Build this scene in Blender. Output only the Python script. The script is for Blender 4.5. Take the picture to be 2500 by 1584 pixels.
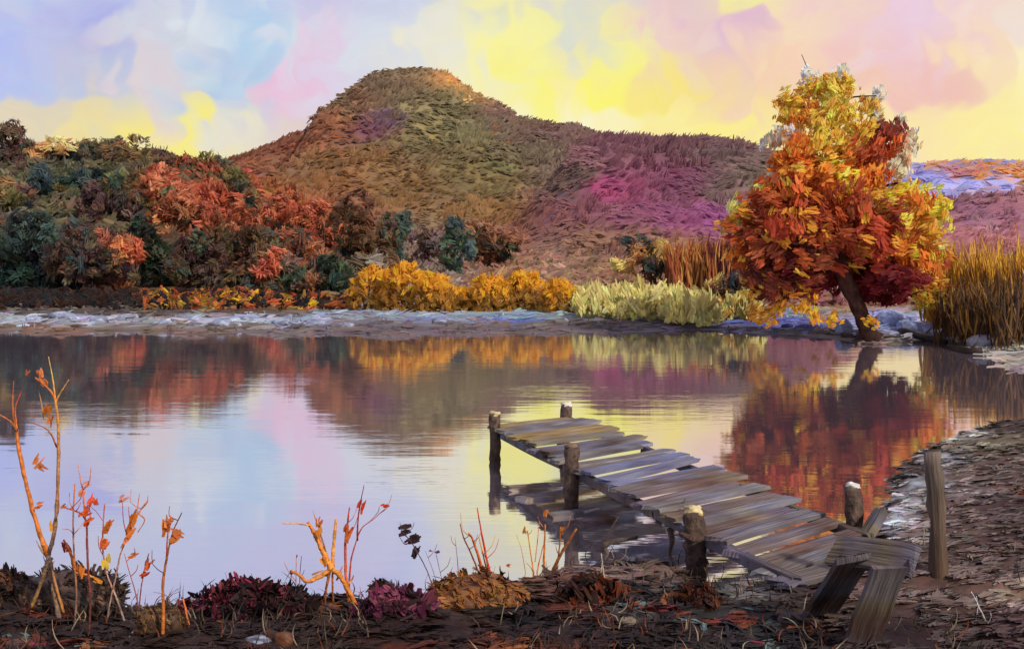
import bpy, bmesh, math, random
import numpy as np
from mathutils import Vector

for o in list(bpy.data.objects):
    bpy.data.objects.remove(o, do_unlink=True)
scn = bpy.context.scene
COL = scn.collection
rng = np.random.default_rng(11)
random.seed(11)
R = math.radians

# ------------------------------------------------------------------ camera
CH = 3.5                     # eye height above the water
K = 0.42525 / 1098.0         # tangent per measuring unit (photo seen 2408 wide)
HZ = 600.0                   # horizon row in those units
cam = bpy.data.cameras.new('camera')
cam_o = bpy.data.objects.new('camera', cam)
COL.objects.link(cam_o)
cam_o.location = (0, 0, CH)
cam_o.rotation_euler = (R(90), 0, 0)
cam.sensor_width = 36
cam.lens = 36 * 1098 / 1024
cam.shift_y = -69 / 1024
cam.clip_end = 20000
scn.camera = cam_o
scn.view_settings.view_transform = 'Standard'
scn.view_settings.look = 'None'
scn.view_settings.exposure = 0.0
scn.view_settings.gamma = 1.0


def lin(c):
    c = np.asarray(c, float) / 255.0
    return np.where(c <= 0.04045, c / 12.92, ((c + 0.055) / 1.055) ** 2.4)


# ------------------------------------------------------------------ sky (world) and sun
SUN_AZ, SUN_EL = R(140), R(38)     # azimuth clockwise from the viewing direction: right, a little behind us
w = bpy.data.worlds.new('World')
scn.world = w
w.use_nodes = True
nt = w.node_tree
nt.nodes.clear()


def N(tree, kind, **kw):
    n = tree.nodes.new(kind)
    for k, v in kw.items():
        setattr(n, k, v)
    return n


def link(tree, a, b):
    tree.links.new(a, b)


def mth(tree, op, a, b=None, c=None, clamp=False):
    n = tree.nodes.new('ShaderNodeMath')
    n.operation = op
    n.use_clamp = clamp
    for i, v in enumerate((a, b, c)):
        if v is None:
            continue
        if isinstance(v, (int, float)):
            n.inputs[i].default_value = v
        else:
            tree.links.new(v, n.inputs[i])
    return n.outputs[0]


def vmth(tree, op, a, b=None, scale=None):
    n = tree.nodes.new('ShaderNodeVectorMath')
    n.operation = op
    for i, v in enumerate((a, b)):
        if v is None:
            continue
        if isinstance(v, (tuple, list)):
            n.inputs[i].default_value = v
        else:
            tree.links.new(v, n.inputs[i])
    if scale is not None:
        n.inputs['Scale'].default_value = scale
    return n.outputs[0]


def mixc(tree, fac, a, b, blend='MIX'):
    n = tree.nodes.new('ShaderNodeMix')
    n.data_type = 'RGBA'
    n.blend_type = blend
    for s, v in ((n.inputs[0], fac), (n.inputs[6], a), (n.inputs[7], b)):
        if isinstance(v, (int, float)):
            s.default_value = v
        elif isinstance(v, (tuple, list, np.ndarray)):
            v = tuple(v)
            s.default_value = v if len(v) == 4 else v + (1,)
        else:
            tree.links.new(v, s)
    return n.outputs[2]


tc = N(nt, 'ShaderNodeTexCoord')
dirn = tc.outputs['Generated']
# the clouds lie in broad dabs: every dab takes one tone of the sky
sp = N(nt, 'ShaderNodeSeparateXYZ')
link(nt, dirn, sp.inputs[0])
az0 = mth(nt, 'ARCTAN2', sp.outputs[0], sp.outputs[1])
hyp = mth(nt, 'SQRT', mth(nt, 'ADD', mth(nt, 'MULTIPLY', sp.outputs[0], sp.outputs[0]),
                          mth(nt, 'MULTIPLY', sp.outputs[1], sp.outputs[1])))
el0 = mth(nt, 'DIVIDE', sp.outputs[2], mth(nt, 'MAXIMUM', hyp, 0.02))
cb = N(nt, 'ShaderNodeCombineXYZ')
link(nt, az0, cb.inputs[0]); link(nt, mth(nt, 'MINIMUM', el0, 4.0), cb.inputs[1])
ae = cb.outputs[0]
wn = N(nt, 'ShaderNodeTexNoise', noise_dimensions='2D')
wn.inputs['Scale'].default_value = 16
wn.inputs['Detail'].default_value = 2.5
wn.inputs['Roughness'].default_value = 0.5
link(nt, ae, wn.inputs['Vector'])
wob = vmth(nt, 'SCALE', vmth(nt, 'SUBTRACT', wn.outputs['Color'], (0.5, 0.5, 0.5)), scale=0.06)
dw = vmth(nt, 'ADD', ae, wob)


def cells(vec, sc, smooth, feature):
    s = vmth(nt, 'MULTIPLY', vec, sc)
    v = N(nt, 'ShaderNodeTexVoronoi', feature=feature, voronoi_dimensions='2D')
    v.inputs['Scale'].default_value = 1
    if feature == 'SMOOTH_F1':
        v.inputs['Smoothness'].default_value = smooth
    link(nt, s, v.inputs['Vector'])
    p = vmth(nt, 'DIVIDE', v.outputs['Position'], sc)
    return p, v.outputs['Color']


p1, c1 = cells(dw, (22, 30, 1), 1.0, 'SMOOTH_F1')
p2, c2 = cells(dw, (50, 44, 1), 0.9, 'SMOOTH_F1')


def vmix(a, b, f):
    n = N(nt, 'ShaderNodeMix', data_type='VECTOR')
    n.inputs[0].default_value = f
    link(nt, a, n.inputs[4])
    link(nt, b, n.inputs[5])
    return n.outputs[1]


q = vmix(vmix(p1, p2, 0.6), ae, 0.68)
jit = vmth(nt, 'MULTIPLY', vmth(nt, 'SUBTRACT', c2, (0.5, 0.5, 0.5)), (0.05, 0.035, 0.0))
q = vmth(nt, 'ADD', q, jit)
sp2 = N(nt, 'ShaderNodeSeparateXYZ')
link(nt, q, sp2.inputs[0])
az = sp2.outputs[0]
el = sp2.outputs[1]
upos = mth(nt, 'ADD', mth(nt, 'DIVIDE', az, 1.2), 0.5, clamp=True)


def ramp(stops):
    n = N(nt, 'ShaderNodeValToRGB')
    cr = n.color_ramp
    cr.interpolation = 'EASE'
    pts = []
    for x, c in stops:
        a = math.atan((x - 1204) * K)
        c = np.array(c, float)
        if c[2] < 170:
            c = c + (np.array([250, 240, 205]) - c) * 0.08
        pts.append((min(1, max(0, a / 1.2 + 0.5)), tuple(lin(c)) + (1,)))
    while len(cr.elements) > 1:
        cr.elements.remove(cr.elements[-1])
    cr.elements[0].position, cr.elements[0].color = pts[0]
    for p, c in pts[1:]:
        e = cr.elements.new(p)
        e.color = c
    link(nt, upos, n.inputs[0])
    return n.outputs[0]


rows = [
    (600, [(0, (240, 214, 150)), (400, (246, 226, 130)), (1000, (244, 232, 170)), (1500, (250, 236, 140)),
           (2408, (252, 226, 130))]),
    (330, [(-100, (205, 205, 205)), (60, (225, 212, 178)), (200, (236, 218, 150)), (290, (246, 230, 112)), (360, (240, 220, 165)),
           (440, (247, 235, 115)), (560, (228, 224, 205)), (700, (222, 205, 205)), (1000, (244, 238, 196)),
           (1300, (250, 246, 205)), (1500, (251, 240, 165)), (1700, (252, 238, 128)), (1900, (248, 222, 150)),
           (2100, (250, 226, 165)), (2408, (252, 240, 150))]),
    (220, [(-100, (172, 184, 244)), (60, (186, 196, 232)), (200, (190, 196, 222)), (340, (220, 206, 214)), (440, (205, 208, 222)),
           (520, (174, 200, 228)), (610, (188, 206, 230)), (690, (232, 190, 218)), (770, (220, 206, 228)),
           (860, (214, 216, 228)), (1050, (246, 238, 190)), (1250, (251, 244, 112)), (1340, (250, 238, 150)),
           (1430, (252, 246, 96)), (1560, (248, 226, 116)), (1680, (242, 208, 166)), (1850, (246, 208, 176)),
           (2050, (242, 196, 180)), (2180, (240, 190, 182)), (2300, (248, 222, 178)), (2408, (252, 238, 190))]),
    (90, [(-100, (176, 188, 244)), (90, (182, 190, 234)), (220, (168, 174, 232)), (360, (204, 210, 226)), (480, (214, 224, 234)),
          (570, (176, 206, 236)), (650, (206, 218, 234)), (740, (224, 204, 228)), (880, (212, 218, 232)),
          (1040, (232, 230, 214)), (1200, (248, 244, 150)), (1330, (218, 220, 206)), (1450, (244, 236, 150)),
          (1560, (238, 206, 196)), (1720, (224, 186, 206)), (1850, (246, 216, 186)), (2000, (240, 204, 200)),
          (2150, (234, 202, 222)), (2300, (244, 214, 204)), (2408, (240, 220, 212))]),
    (-40, [(-100, (196, 206, 228)), (200, (196, 202, 228)), (500, (190, 200, 232)), (800, (196, 194, 230)), (1000, (198, 206, 232)),
           (1150, (222, 220, 190)), (1250, (238, 232, 170)), (1400, (214, 210, 216)), (1600, (224, 192, 206)), (1750, (244, 232, 150)),
           (1950, (240, 206, 196)), (2150, (236, 204, 220)), (2408, (242, 216, 196))]),
    (-260, [(0, (196, 202, 222)), (500, (186, 184, 230)), (900, (186, 190, 228)), (1150, (200, 200, 216)), (1300, (184, 190, 230)),
            (1800, (214, 196, 220)), (2408, (224, 202, 214))]),
    (-520, [(0, (192, 190, 232)), (500, (184, 178, 230)), (900, (192, 170, 222)), (1500, (186, 180, 228)), (2408, (200, 188, 224))]),
]
cur = None
prev_y = None
for y, st in rows:
    c = ramp(st)
    if cur is None:
        cur = c
    else:
        mr = N(nt, 'ShaderNodeMapRange', interpolation_type='SMOOTHSTEP')
        link(nt, el, mr.inputs[0])
        mr.inputs[1].default_value = (HZ - prev_y) * K
        mr.inputs[2].default_value = (HZ - y) * K
        cur = mixc(nt, mr.outputs[0], cur, c)
    prev_y = y
# faint tone change from dab to dab and dry-brush streaks
cur = mixc(nt, 0.09, cur, lin((244, 236, 226)))
cur = mixc(nt, 0.06, cur, c2, 'SOFT_LIGHT')
st = N(nt, 'ShaderNodeTexNoise')
st.inputs['Scale'].default_value = 1
st.inputs['Detail'].default_value = 5
st.inputs['Distortion'].default_value = 1.4
link(nt, vmth(nt, 'MULTIPLY', dw, (38, 80, 1)), st.inputs['Vector'])
cur = mixc(nt, 0.16, cur, st.outputs['Color'], 'SOFT_LIGHT')
# overhead and behind us: plain clear sky with thin lilac cloud
sky = N(nt, 'ShaderNodeTexSky', sky_type='NISHITA', sun_disc=False)
sky.sun_elevation = SUN_EL
sky.sun_rotation = SUN_AZ
sky.air_density = 1.0
sky.dust_density = 2.0
skyc = mixc(nt, 1.0, sky.outputs[0], (0.09, 0.09, 0.09), 'MULTIPLY')
up = mixc(nt, 0.55, skyc, lin((198, 196, 226)))
mr = N(nt, 'ShaderNodeMapRange', interpolation_type='SMOOTHSTEP')
link(nt, el, mr.inputs[0])
mr.inputs[1].default_value = 0.5
mr.inputs[2].default_value = 1.6
cur = mixc(nt, mr.outputs[0], cur, up)
back = N(nt, 'ShaderNodeMapRange', interpolation_type='SMOOTHSTEP')
link(nt, mth(nt, 'ABSOLUTE', az), back.inputs[0])
back.inputs[1].default_value = 0.9
back.inputs[2].default_value = 2.4
cur = mixc(nt, back.outputs[0], cur, up)
bg = N(nt, 'ShaderNodeBackground')
bg.inputs['Strength'].default_value = 1.0
link(nt, cur, bg.inputs['Color'])
wo = N(nt, 'ShaderNodeOutputWorld')
link(nt, bg.outputs[0], wo.inputs[0])

sun = bpy.data.lights.new('sun', 'SUN')
sun.energy = 3.2
sun.angle = R(3)
sun.color = (1.0, 0.92, 0.8)
sun_o = bpy.data.objects.new('sun', sun)
COL.objects.link(sun_o)
sd = Vector((math.sin(SUN_AZ) * math.cos(SUN_EL), math.cos(SUN_AZ) * math.cos(SUN_EL), math.sin(SUN_EL)))
sun_o.rotation_euler = (-sd).to_track_quat('-Z', 'Y').to_euler()
sun_o.location = (20, -20, 40)

# ------------------------------------------------------------------ helpers
def px(x, y, d):
    """a photo point at distance d"""
    return np.array([(x - 1204) * K * d, d, CH + (HZ - y) * K * d])


def pw(x, y, z=0.0):
    """a photo point on the level z"""
    d = (CH - z) / (K * (y - HZ))
    return px(x, y, d)


def topix(P):
    P = np.atleast_2d(P)
    return 1204 + P[:, 0] / (K * P[:, 1]), HZ - (P[:, 2] - CH) / (K * P[:, 1])


_tab = rng.random((256, 256))


def vn(x, y):
    x = np.asarray(x, float); y = np.asarray(y, float)
    xi = np.floor(x).astype(int); yi = np.floor(y).astype(int)
    fx = x - xi; fy = y - yi
    fx = fx * fx * (3 - 2 * fx); fy = fy * fy * (3 - 2 * fy)
    a = _tab[xi & 255, yi & 255]; b = _tab[(xi + 1) & 255, yi & 255]
    c = _tab[xi & 255, (yi + 1) & 255]; d = _tab[(xi + 1) & 255, (yi + 1) & 255]
    return (a * (1 - fx) + b * fx) * (1 - fy) + (c * (1 - fx) + d * fx) * fy - 0.5


def fbm(x, y, n=4):
    s = 0; a = 1.0
    for i in range(n):
        s = s + a * vn(x * 2 ** i + 17.3 * i, y * 2 ** i + 5.1 * i)
        a *= 0.5
    return s


def smooth(a, b, x):
    t = np.clip((np.asarray(x, float) - a) / (b - a), 0, 1)
    return t * t * (3 - 2 * t)


def sdist(poly, X, Y):
    """signed distance to a closed polygon, positive inside"""
    X = np.asarray(X, float); Y = np.asarray(Y, float)
    best = np.full(X.shape, 1e9); inside = np.zeros(X.shape, bool)
    n = len(poly)
    for i in range(n):
        ax, ay = poly[i]; bx, by = poly[(i + 1) % n]
        dx, dy = bx - ax, by - ay
        t = np.clip(((X - ax) * dx + (Y - ay) * dy) / (dx * dx + dy * dy + 1e-12), 0, 1)
        best = np.minimum(best, np.hypot(X - ax - t * dx, Y - ay - t * dy))
        c = (ay > Y) != (by > Y)
        with np.errstate(divide='ignore', invalid='ignore'):
            xi = (bx - ax) * (Y - ay) / (by - ay if by != ay else 1e-12) + ax
        inside ^= c & (X < xi)
    return np.where(inside, best, -best)


def put(o, parent=None):
    COL.objects.link(o)
    if parent is not None:
        o.parent = parent
        # parents are Empties without rotation: children are given in world space
        o.location = Vector(o.location) - Vector(parent['_base']) if '_base' in parent else o.location
    return o


def tag(o, label=None, cat=None, group=None, kind=None):
    if label: o['label'] = label
    if cat: o['category'] = cat
    if group: o['group'] = group
    if kind: o['kind'] = kind
    return o


def empty(name, loc, label=None, cat=None, group=None):
    o = bpy.data.objects.new(name, None)
    o.empty_display_size = 0.2
    o.location = tuple(float(v) for v in loc)
    COL.objects.link(o)
    tag(o, label, cat, group)
    return o


def mesh(name, verts, faces, mat, parent=None, cols=None, uvs=None, smooth_=True, origin=None):
    """one mesh object; verts in world space, origin where the thing stands"""
    V = np.asarray(verts, float)
    if origin is None:
        origin = np.array(parent.location) if parent is not None and parent.type == 'EMPTY' else np.zeros(3)
    origin = np.asarray(origin, float)
    m = bpy.data.meshes.new(name)
    if isinstance(faces, np.ndarray):
        nv = len(V); nf, k = faces.shape
        m.vertices.add(nv); m.vertices.foreach_set('co', (V - origin).astype(np.float32).ravel())
        m.loops.add(nf * k); m.loops.foreach_set('vertex_index', faces.astype(np.int32).ravel())
        m.polygons.add(nf); m.polygons.foreach_set('loop_start', np.arange(0, nf * k, k, dtype=np.int32))
        m.update(calc_edges=True)
        loopv = faces.ravel()
    else:
        m.from_pydata([tuple(v) for v in V - origin], [], faces)
        loopv = np.array([i for f in faces for i in f])
    if cols is not None:
        a = m.color_attributes.new('Col', 'FLOAT_COLOR', 'POINT')
        c = np.ones((len(V), 4), np.float32); c[:, :3] = cols
        a.data.foreach_set('color', c.ravel())
    if uvs is not None:
        u = m.uv_layers.new(name='UVMap')
        u.data.foreach_set('uv', np.asarray(uvs, np.float32)[loopv].ravel())
    if smooth_:
        m.polygons.foreach_set('use_smooth', np.ones(len(m.polygons), bool))
    m.update()
    m.materials.append(mat)
    o = bpy.data.objects.new(name, m)
    COL.objects.link(o)
    if parent is not None:
        o.parent = parent
        if parent.type != 'EMPTY':
            o.location = (0, 0, 0)
    else:
        o.location = tuple(origin)
    return o


# ------------------------------------------------------------------ materials
def paint_mat(name, streak=0.5, bump=0.5, rough=0.45, trans=0.0, byobj=False, use_uv=True, scale=6.0, spec=0.3):
    """colour from the 'Col' attribute, dragged bristle grain across it"""
    m = bpy.data.materials.new(name)
    m.use_nodes = True
    t = m.node_tree
    t.nodes.clear()
    out = N(t, 'ShaderNodeOutputMaterial')
    b = N(t, 'ShaderNodeBsdfPrincipled')
    b.inputs['Roughness'].default_value = rough
    b.inputs['Specular IOR Level'].default_value = spec
    at = N(t, 'ShaderNodeAttribute', attribute_name='Col')
    tcn = N(t, 'ShaderNodeTexCoord')
    n1 = N(t, 'ShaderNodeTexNoise')
    n1.inputs['Scale'].default_value = 1
    n1.inputs['Detail'].default_value = 4
    if use_uv:
        v = vmth(t, 'MULTIPLY', tcn.outputs['UV'], (7.0, 0.8, 1))
    else:
        v = vmth(t, 'SCALE', tcn.outputs['Object'], scale=scale)
    geo = N(t, 'ShaderNodeNewGeometry')
    if byobj:
        oi = N(t, 'ShaderNodeObjectInfo')
        cbn = N(t, 'ShaderNodeCombineXYZ')
        link(t, mth(t, 'MULTIPLY', oi.outputs['Random'], 97.0), cbn.inputs[0])
        link(t, mth(t, 'MULTIPLY', oi.outputs['Random'], 31.0), cbn.inputs[2])
        v = vmth(t, 'ADD', v, cbn.outputs[0])
    elif use_uv:
        v = vmth(t, 'ADD', v, vmth(t, 'SCALE', at.outputs['Color'], scale=90))
    link(t, v, n1.inputs['Vector'])
    mr1 = N(t, 'ShaderNodeMapRange')
    link(t, n1.outputs['Fac'], mr1.inputs[0])
    mr1.inputs[1].default_value = 0.25
    mr1.inputs[2].default_value = 0.75
    mr1.inputs[3].default_value = 1 - streak
    mr1.inputs[4].default_value = 1 + streak * 0.8
    colr = mixc(t, 1.0, at.outputs['Color'], mr1.outputs[0], 'MULTIPLY')
    link(t, colr, b.inputs['Base Color'])
    bp = N(t, 'ShaderNodeBump')
    bp.inputs['Strength'].default_value = bump
    bp.inputs['Distance'].default_value = 0.05
    link(t, n1.outputs['Fac'], bp.inputs['Height'])
    link(t, bp.outputs[0], b.inputs['Normal'])
    if trans > 0:
        tr = N(t, 'ShaderNodeBsdfTranslucent')
        link(t, colr, tr.inputs['Color'])
        mx = N(t, 'ShaderNodeMixShader')
        mx.inputs[0].default_value = trans
        link(t, b.outputs[0], mx.inputs[1])
        link(t, tr.outputs[0], mx.inputs[2])
        link(t, mx.outputs[0], out.inputs[0])
    else:
        link(t, b.outputs[0], out.inputs[0])
    return m


M_leaf = paint_mat('leaf_paint', streak=0.2, bump=0.2, rough=0.6, trans=0.4, spec=0.15)
M_grass = paint_mat('reed_paint', streak=0.3, bump=0.3, rough=0.6, trans=0.15)
M_land = paint_mat('land_paint', streak=0.3, bump=0.5, rough=0.7, use_uv=False, scale=0.5)
M_soil = paint_mat('soil_paint', streak=0.45, bump=0.7, rough=0.75, spec=0.15, use_uv=False, scale=5)
M_wood = paint_mat('wood_paint', streak=0.55, bump=1.0, rough=0.7, byobj=True, spec=.15)
M_post = paint_mat('post_paint', streak=0.6, bump=1.0, rough=0.8, use_uv=False, scale=11, spec=.1)
M_bark = paint_mat('bark_paint', streak=0.6, bump=1.0, rough=0.8, use_uv=False, scale=3.5, spec=.1)
M_twig = paint_mat('twig_paint', streak=0.35, bump=0.5, rough=0.5, use_uv=False, scale=22)
M_stone = paint_mat('stone_paint', streak=0.4, bump=0.8, rough=0.55, use_uv=False, scale=7)
M_litter = paint_mat('litter_paint', streak=0.3, bump=0.3, rough=0.6, spec=0.2)

# water: a calm lake, faintly silted, with slow horizontal ripples
M_water = bpy.data.materials.new('lake_water')
M_water.use_nodes = True
t = M_water.node_tree
t.nodes.clear()
out = N(t, 'ShaderNodeOutputMaterial')
gl = N(t, 'ShaderNodeBsdfGlossy')
gl.inputs['Color'].default_value = (0.93, 0.92, 0.95, 1)
gl.inputs['Roughness'].default_value = 0.035
df = N(t, 'ShaderNodeBsdfDiffuse')
df.inputs['Color'].default_value = (0.22, 0.18, 0.22, 1)
mx = N(t, 'ShaderNodeMixShader')
mx.inputs[0].default_value = 0.87
link(t, df.outputs[0], mx.inputs[1]); link(t, gl.outputs[0], mx.inputs[2])
tcn = N(t, 'ShaderNodeTexCoord')
n1 = N(t, 'ShaderNodeTexNoise'); n1.inputs['Scale'].default_value = 1; n1.inputs['Detail'].default_value = 3
link(t, vmth(t, 'MULTIPLY', tcn.outputs['Object'], (0.35, 1.3, 1)), n1.inputs['Vector'])
n2 = N(t, 'ShaderNodeTexNoise'); n2.inputs['Scale'].default_value = 1; n2.inputs['Detail'].default_value = 2
link(t, vmth(t, 'MULTIPLY', tcn.outputs['Object'], (1.6, 9, 1)), n2.inputs['Vector'])
n3 = N(t, 'ShaderNodeTexNoise'); n3.inputs['Scale'].default_value = 1; n3.inputs['Detail'].default_value = 1
link(t, vmth(t, 'MULTIPLY', tcn.outputs['Object'], (0.12, 0.22, 1)), n3.inputs['Vector'])
gust = mth(t, 'MULTIPLY', mth(t, 'SUBTRACT', n3.outputs['Fac'], 0.42, clamp=True), 2.2)
h = mth(t, 'ADD', n1.outputs['Fac'], mth(t, 'MULTIPLY', n2.outputs['Fac'], mth(t, 'ADD', gust, 0.08)))
bp = N(t, 'ShaderNodeBump'); bp.inputs['Strength'].default_value = 0.3; bp.inputs['Distance'].default_value = 0.013
link(t, h, bp.inputs['Height']); link(t, bp.outputs[0], gl.inputs['Normal'])
link(t, mx.outputs[0], out.inputs[0])


# ------------------------------------------------------------------ strokes: leaf-like dabs, many in one mesh
_T = np.linspace(0, 1, 5)
_S = np.array([-1, -0.35, 0.35, 1.0])
_wp = np.array([0.55, 0.95, 1.0, 0.9, 0.4])
_faces0 = np.array([[i * 4 + j, i * 4 + j + 1, (i + 1) * 4 + j + 1, (i + 1) * 4 + j] for i in range(4) for j in range(3)])


def unit(a):
    return a / (np.linalg.norm(a, axis=-1, keepdims=True) + 1e-9)


def strokes(P, D, Nn, L, W, C, bend=0.15, curl=0.12, wp=None):
    """arrays of centre, direction, facing, length, width, colour -> verts, faces, cols, uvs"""
    n = len(P)
    D = unit(D); S = unit(np.cross(D, Nn)); Nn = unit(np.cross(S, D))
    wpf = (_wp if wp is None else wp)[None, :] * rng.uniform(0.8, 1.2, (n, 5))
    tt = _T[None, :, None] + rng.normal(0, 0.05, (n, 1, 4)) * (np.array([1, .3, 0, .3, 1.6])[None, :, None])
    side = rng.normal(0, curl, (n, 1, 1)) * (2 * tt - 1) ** 2
    up = rng.normal(0.0, bend, (n, 1, 1)) * (2 * tt - 1) ** 2
    cam_ = (1 - _S ** 2)[None, None, :] * 0.14
    s = _S[None, None, :] * wpf[:, :, None] * 0.5
    L_ = np.broadcast_to(L, (n,))[:, None, None]; W_ = np.broadcast_to(W, (n,))[:, None, None]
    V = (P[:, None, None, :] + D[:, None, None, :] * (L_ * (tt - 0.5))[..., None]
         + S[:, None, None, :] * (W_ * s + L_ * side)[..., None]
         + Nn[:, None, None, :] * (W_ * cam_ + L_ * up)[..., None])
    V = V.reshape(-1, 3)
    F = (_faces0[None] + (np.arange(n) * 20)[:, None, None]).reshape(-1, 4)
    c = np.repeat(C, 20, axis=0)
    U = np.stack([np.broadcast_to(_S[None, None, :] * 0.5, (n, 5, 4)),
                  np.broadcast_to(_T[None, :, None], (n, 5, 4)) * np.broadcast_to((L_ / np.maximum(W_, 1e-6)), (n, 5, 4))], -1).reshape(-1, 2)
    return V, F, c, U


_df0 = np.array([[0, 1, 3, 2], [2, 3, 5, 4]])


def dabs(P, D, Nn, L, W, C, m=12, bend=0.12, fan=0.16, tone=0.16, thick=0.10):
    """each dab is a bunch of m narrow leaves lying the same way, like the bristle marks of one touch"""
    n = len(P)
    L = np.broadcast_to(L, (n,)); W = np.broadcast_to(W, (n,))
    D = unit(D); S = unit(np.cross(D, Nn)); Nn = unit(np.cross(S, D))
    g = lambda a: np.repeat(a, m, axis=0)
    P_, D_, S_, N_, L_, W_, C_ = g(P), g(D), g(S), g(Nn), g(L)[:, None], g(W)[:, None], g(C)
    k = n * m
    sl = rng.uniform(-.5, .5, (k, 1)); al = rng.normal(0, .17, (k, 1)) * (1 - np.abs(sl) * .5)
    curl_ = g(rng.normal(0, .5, (n, 1)))
    Dj = unit(D_ + S_ * (rng.normal(0, fan, (k, 1)) + sl * .35) + N_ * rng.normal(0, bend, (k, 1)))
    ln = L_ * rng.uniform(.4, .85, (k, 1)); wd = W_ * rng.uniform(1.7, 3.6, (k, 1)) / m
    c = P_ + S_ * sl * W_ + D_ * al * L_ + S_ * curl_ * al * al * L_ + N_ * (W_ * rng.normal(0, thick, (k, 1)) + W_ * .2 * (1 - 4 * sl * sl) * thick * 6)
    Sj = unit(S_ + N_ * rng.normal(0, .3, (k, 1)))
    up = N_ * ln * rng.normal(.03, bend * .6, (k, 1))
    V = np.stack([c - Dj * ln * .5 - Sj * wd * .35 - up, c - Dj * ln * .5 + Sj * wd * .35 - up,
                  c - Sj * wd * .5, c + Sj * wd * .5,
                  c + Dj * ln * .5 - Sj * wd * .2 - up, c + Dj * ln * .5 + Sj * wd * .2 - up], 1).reshape(-1, 3)
    F = (_df0[None] + (np.arange(k) * 6)[:, None, None]).reshape(-1, 4)
    cc = np.clip(C_ * np.exp(rng.normal(0, tone, (k, 1))) * np.exp(rng.normal(0, tone * .35, (k, 3))), .003, .9)
    U = np.tile(np.array([[-.5, 0], [.5, 0], [-.5, 1], [.5, 1], [-.5, 2], [.5, 2]]), (k, 1)) * .5
    return V, F, np.repeat(cc, 6, axis=0), U


def join(*parts):
    V, F, Cc, U = [], [], [], []
    o = 0
    for v, f, c, u in parts:
        V.append(v); F.append(f + o); Cc.append(c); U.append(u); o += len(v)
    return np.concatenate(V), np.concatenate(F), np.concatenate(Cc), np.concatenate(U)


def stroke_obj(name, data, mat, parent=None, origin=None):
    V, F, c, U = data
    return mesh(name, V, F, mat, parent, cols=c, uvs=U, origin=origin)


def pick(pal, n, jitter=0.13):
    pal = np.array([lin(c) for c in pal])
    c = pal[rng.integers(0, len(pal), n)]
    c = c * np.exp(rng.normal(0, jitter, (n, 1))) * np.exp(rng.normal(0, jitter * 0.35, (n, 3)))
    return np.clip(c, 0.003, 0.92)


def field(x, y, blobs, base, wj=26.0, jitter=0.1):
    """colour of a slope, patch by patch, including sunlight painted into the hill blobs"""
    x = np.asarray(x, float) + rng.normal(0, wj, len(x)); y = np.asarray(y, float) + rng.normal(0, wj * 0.7, len(y))
    acc = np.tile(lin(base), (len(x), 1)) * 0.06; ws = np.full((len(x), 1), 0.06)
    for bx, by, rx, ry, c in blobs:
        wgt = np.exp(-(((x - bx) / rx) ** 2 + ((y - by) / ry) ** 2) * 1.3)[:, None]
        wgt = wgt ** 2.0
        acc = acc + wgt * lin(c); ws = ws + wgt
    c = acc / ws
    c = c * np.exp(rng.normal(0, jitter, (len(x), 1))) * np.exp(rng.normal(0, jitter * 0.4, (len(x), 3)))
    return np.clip(c, 0.003, 0.9)


def patches(x, y, blobs, base, nseed, x0, x1, y0, y1, hue=.2, spread=9.0, asp=1.7):
    """broad touches: everything near one seed shares its tone and its lie"""
    sx = rng.uniform(x0, x1, nseed); sy = rng.uniform(y0, y1, nseed)
    sc = field(sx, sy, blobs, base, wj=10, jitter=.06) * np.exp(rng.normal(0, hue, (nseed, 1))) * np.exp(rng.normal(0, hue * .55, (nseed, 3)))
    sa = rng.uniform(-.5, 1.5, nseed)
    xx = x + rng.normal(0, spread, len(x)); yy = y + rng.normal(0, spread * .7, len(x))
    idx = np.zeros(len(x), int)
    for i0 in range(0, len(x), 4000):
        dd_ = (xx[i0:i0 + 4000, None] - sx[None]) ** 2 + ((yy[i0:i0 + 4000, None] - sy[None]) * asp) ** 2
        idx[i0:i0 + 4000] = dd_.argmin(1)
    return sc[idx], sa[idx]


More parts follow.
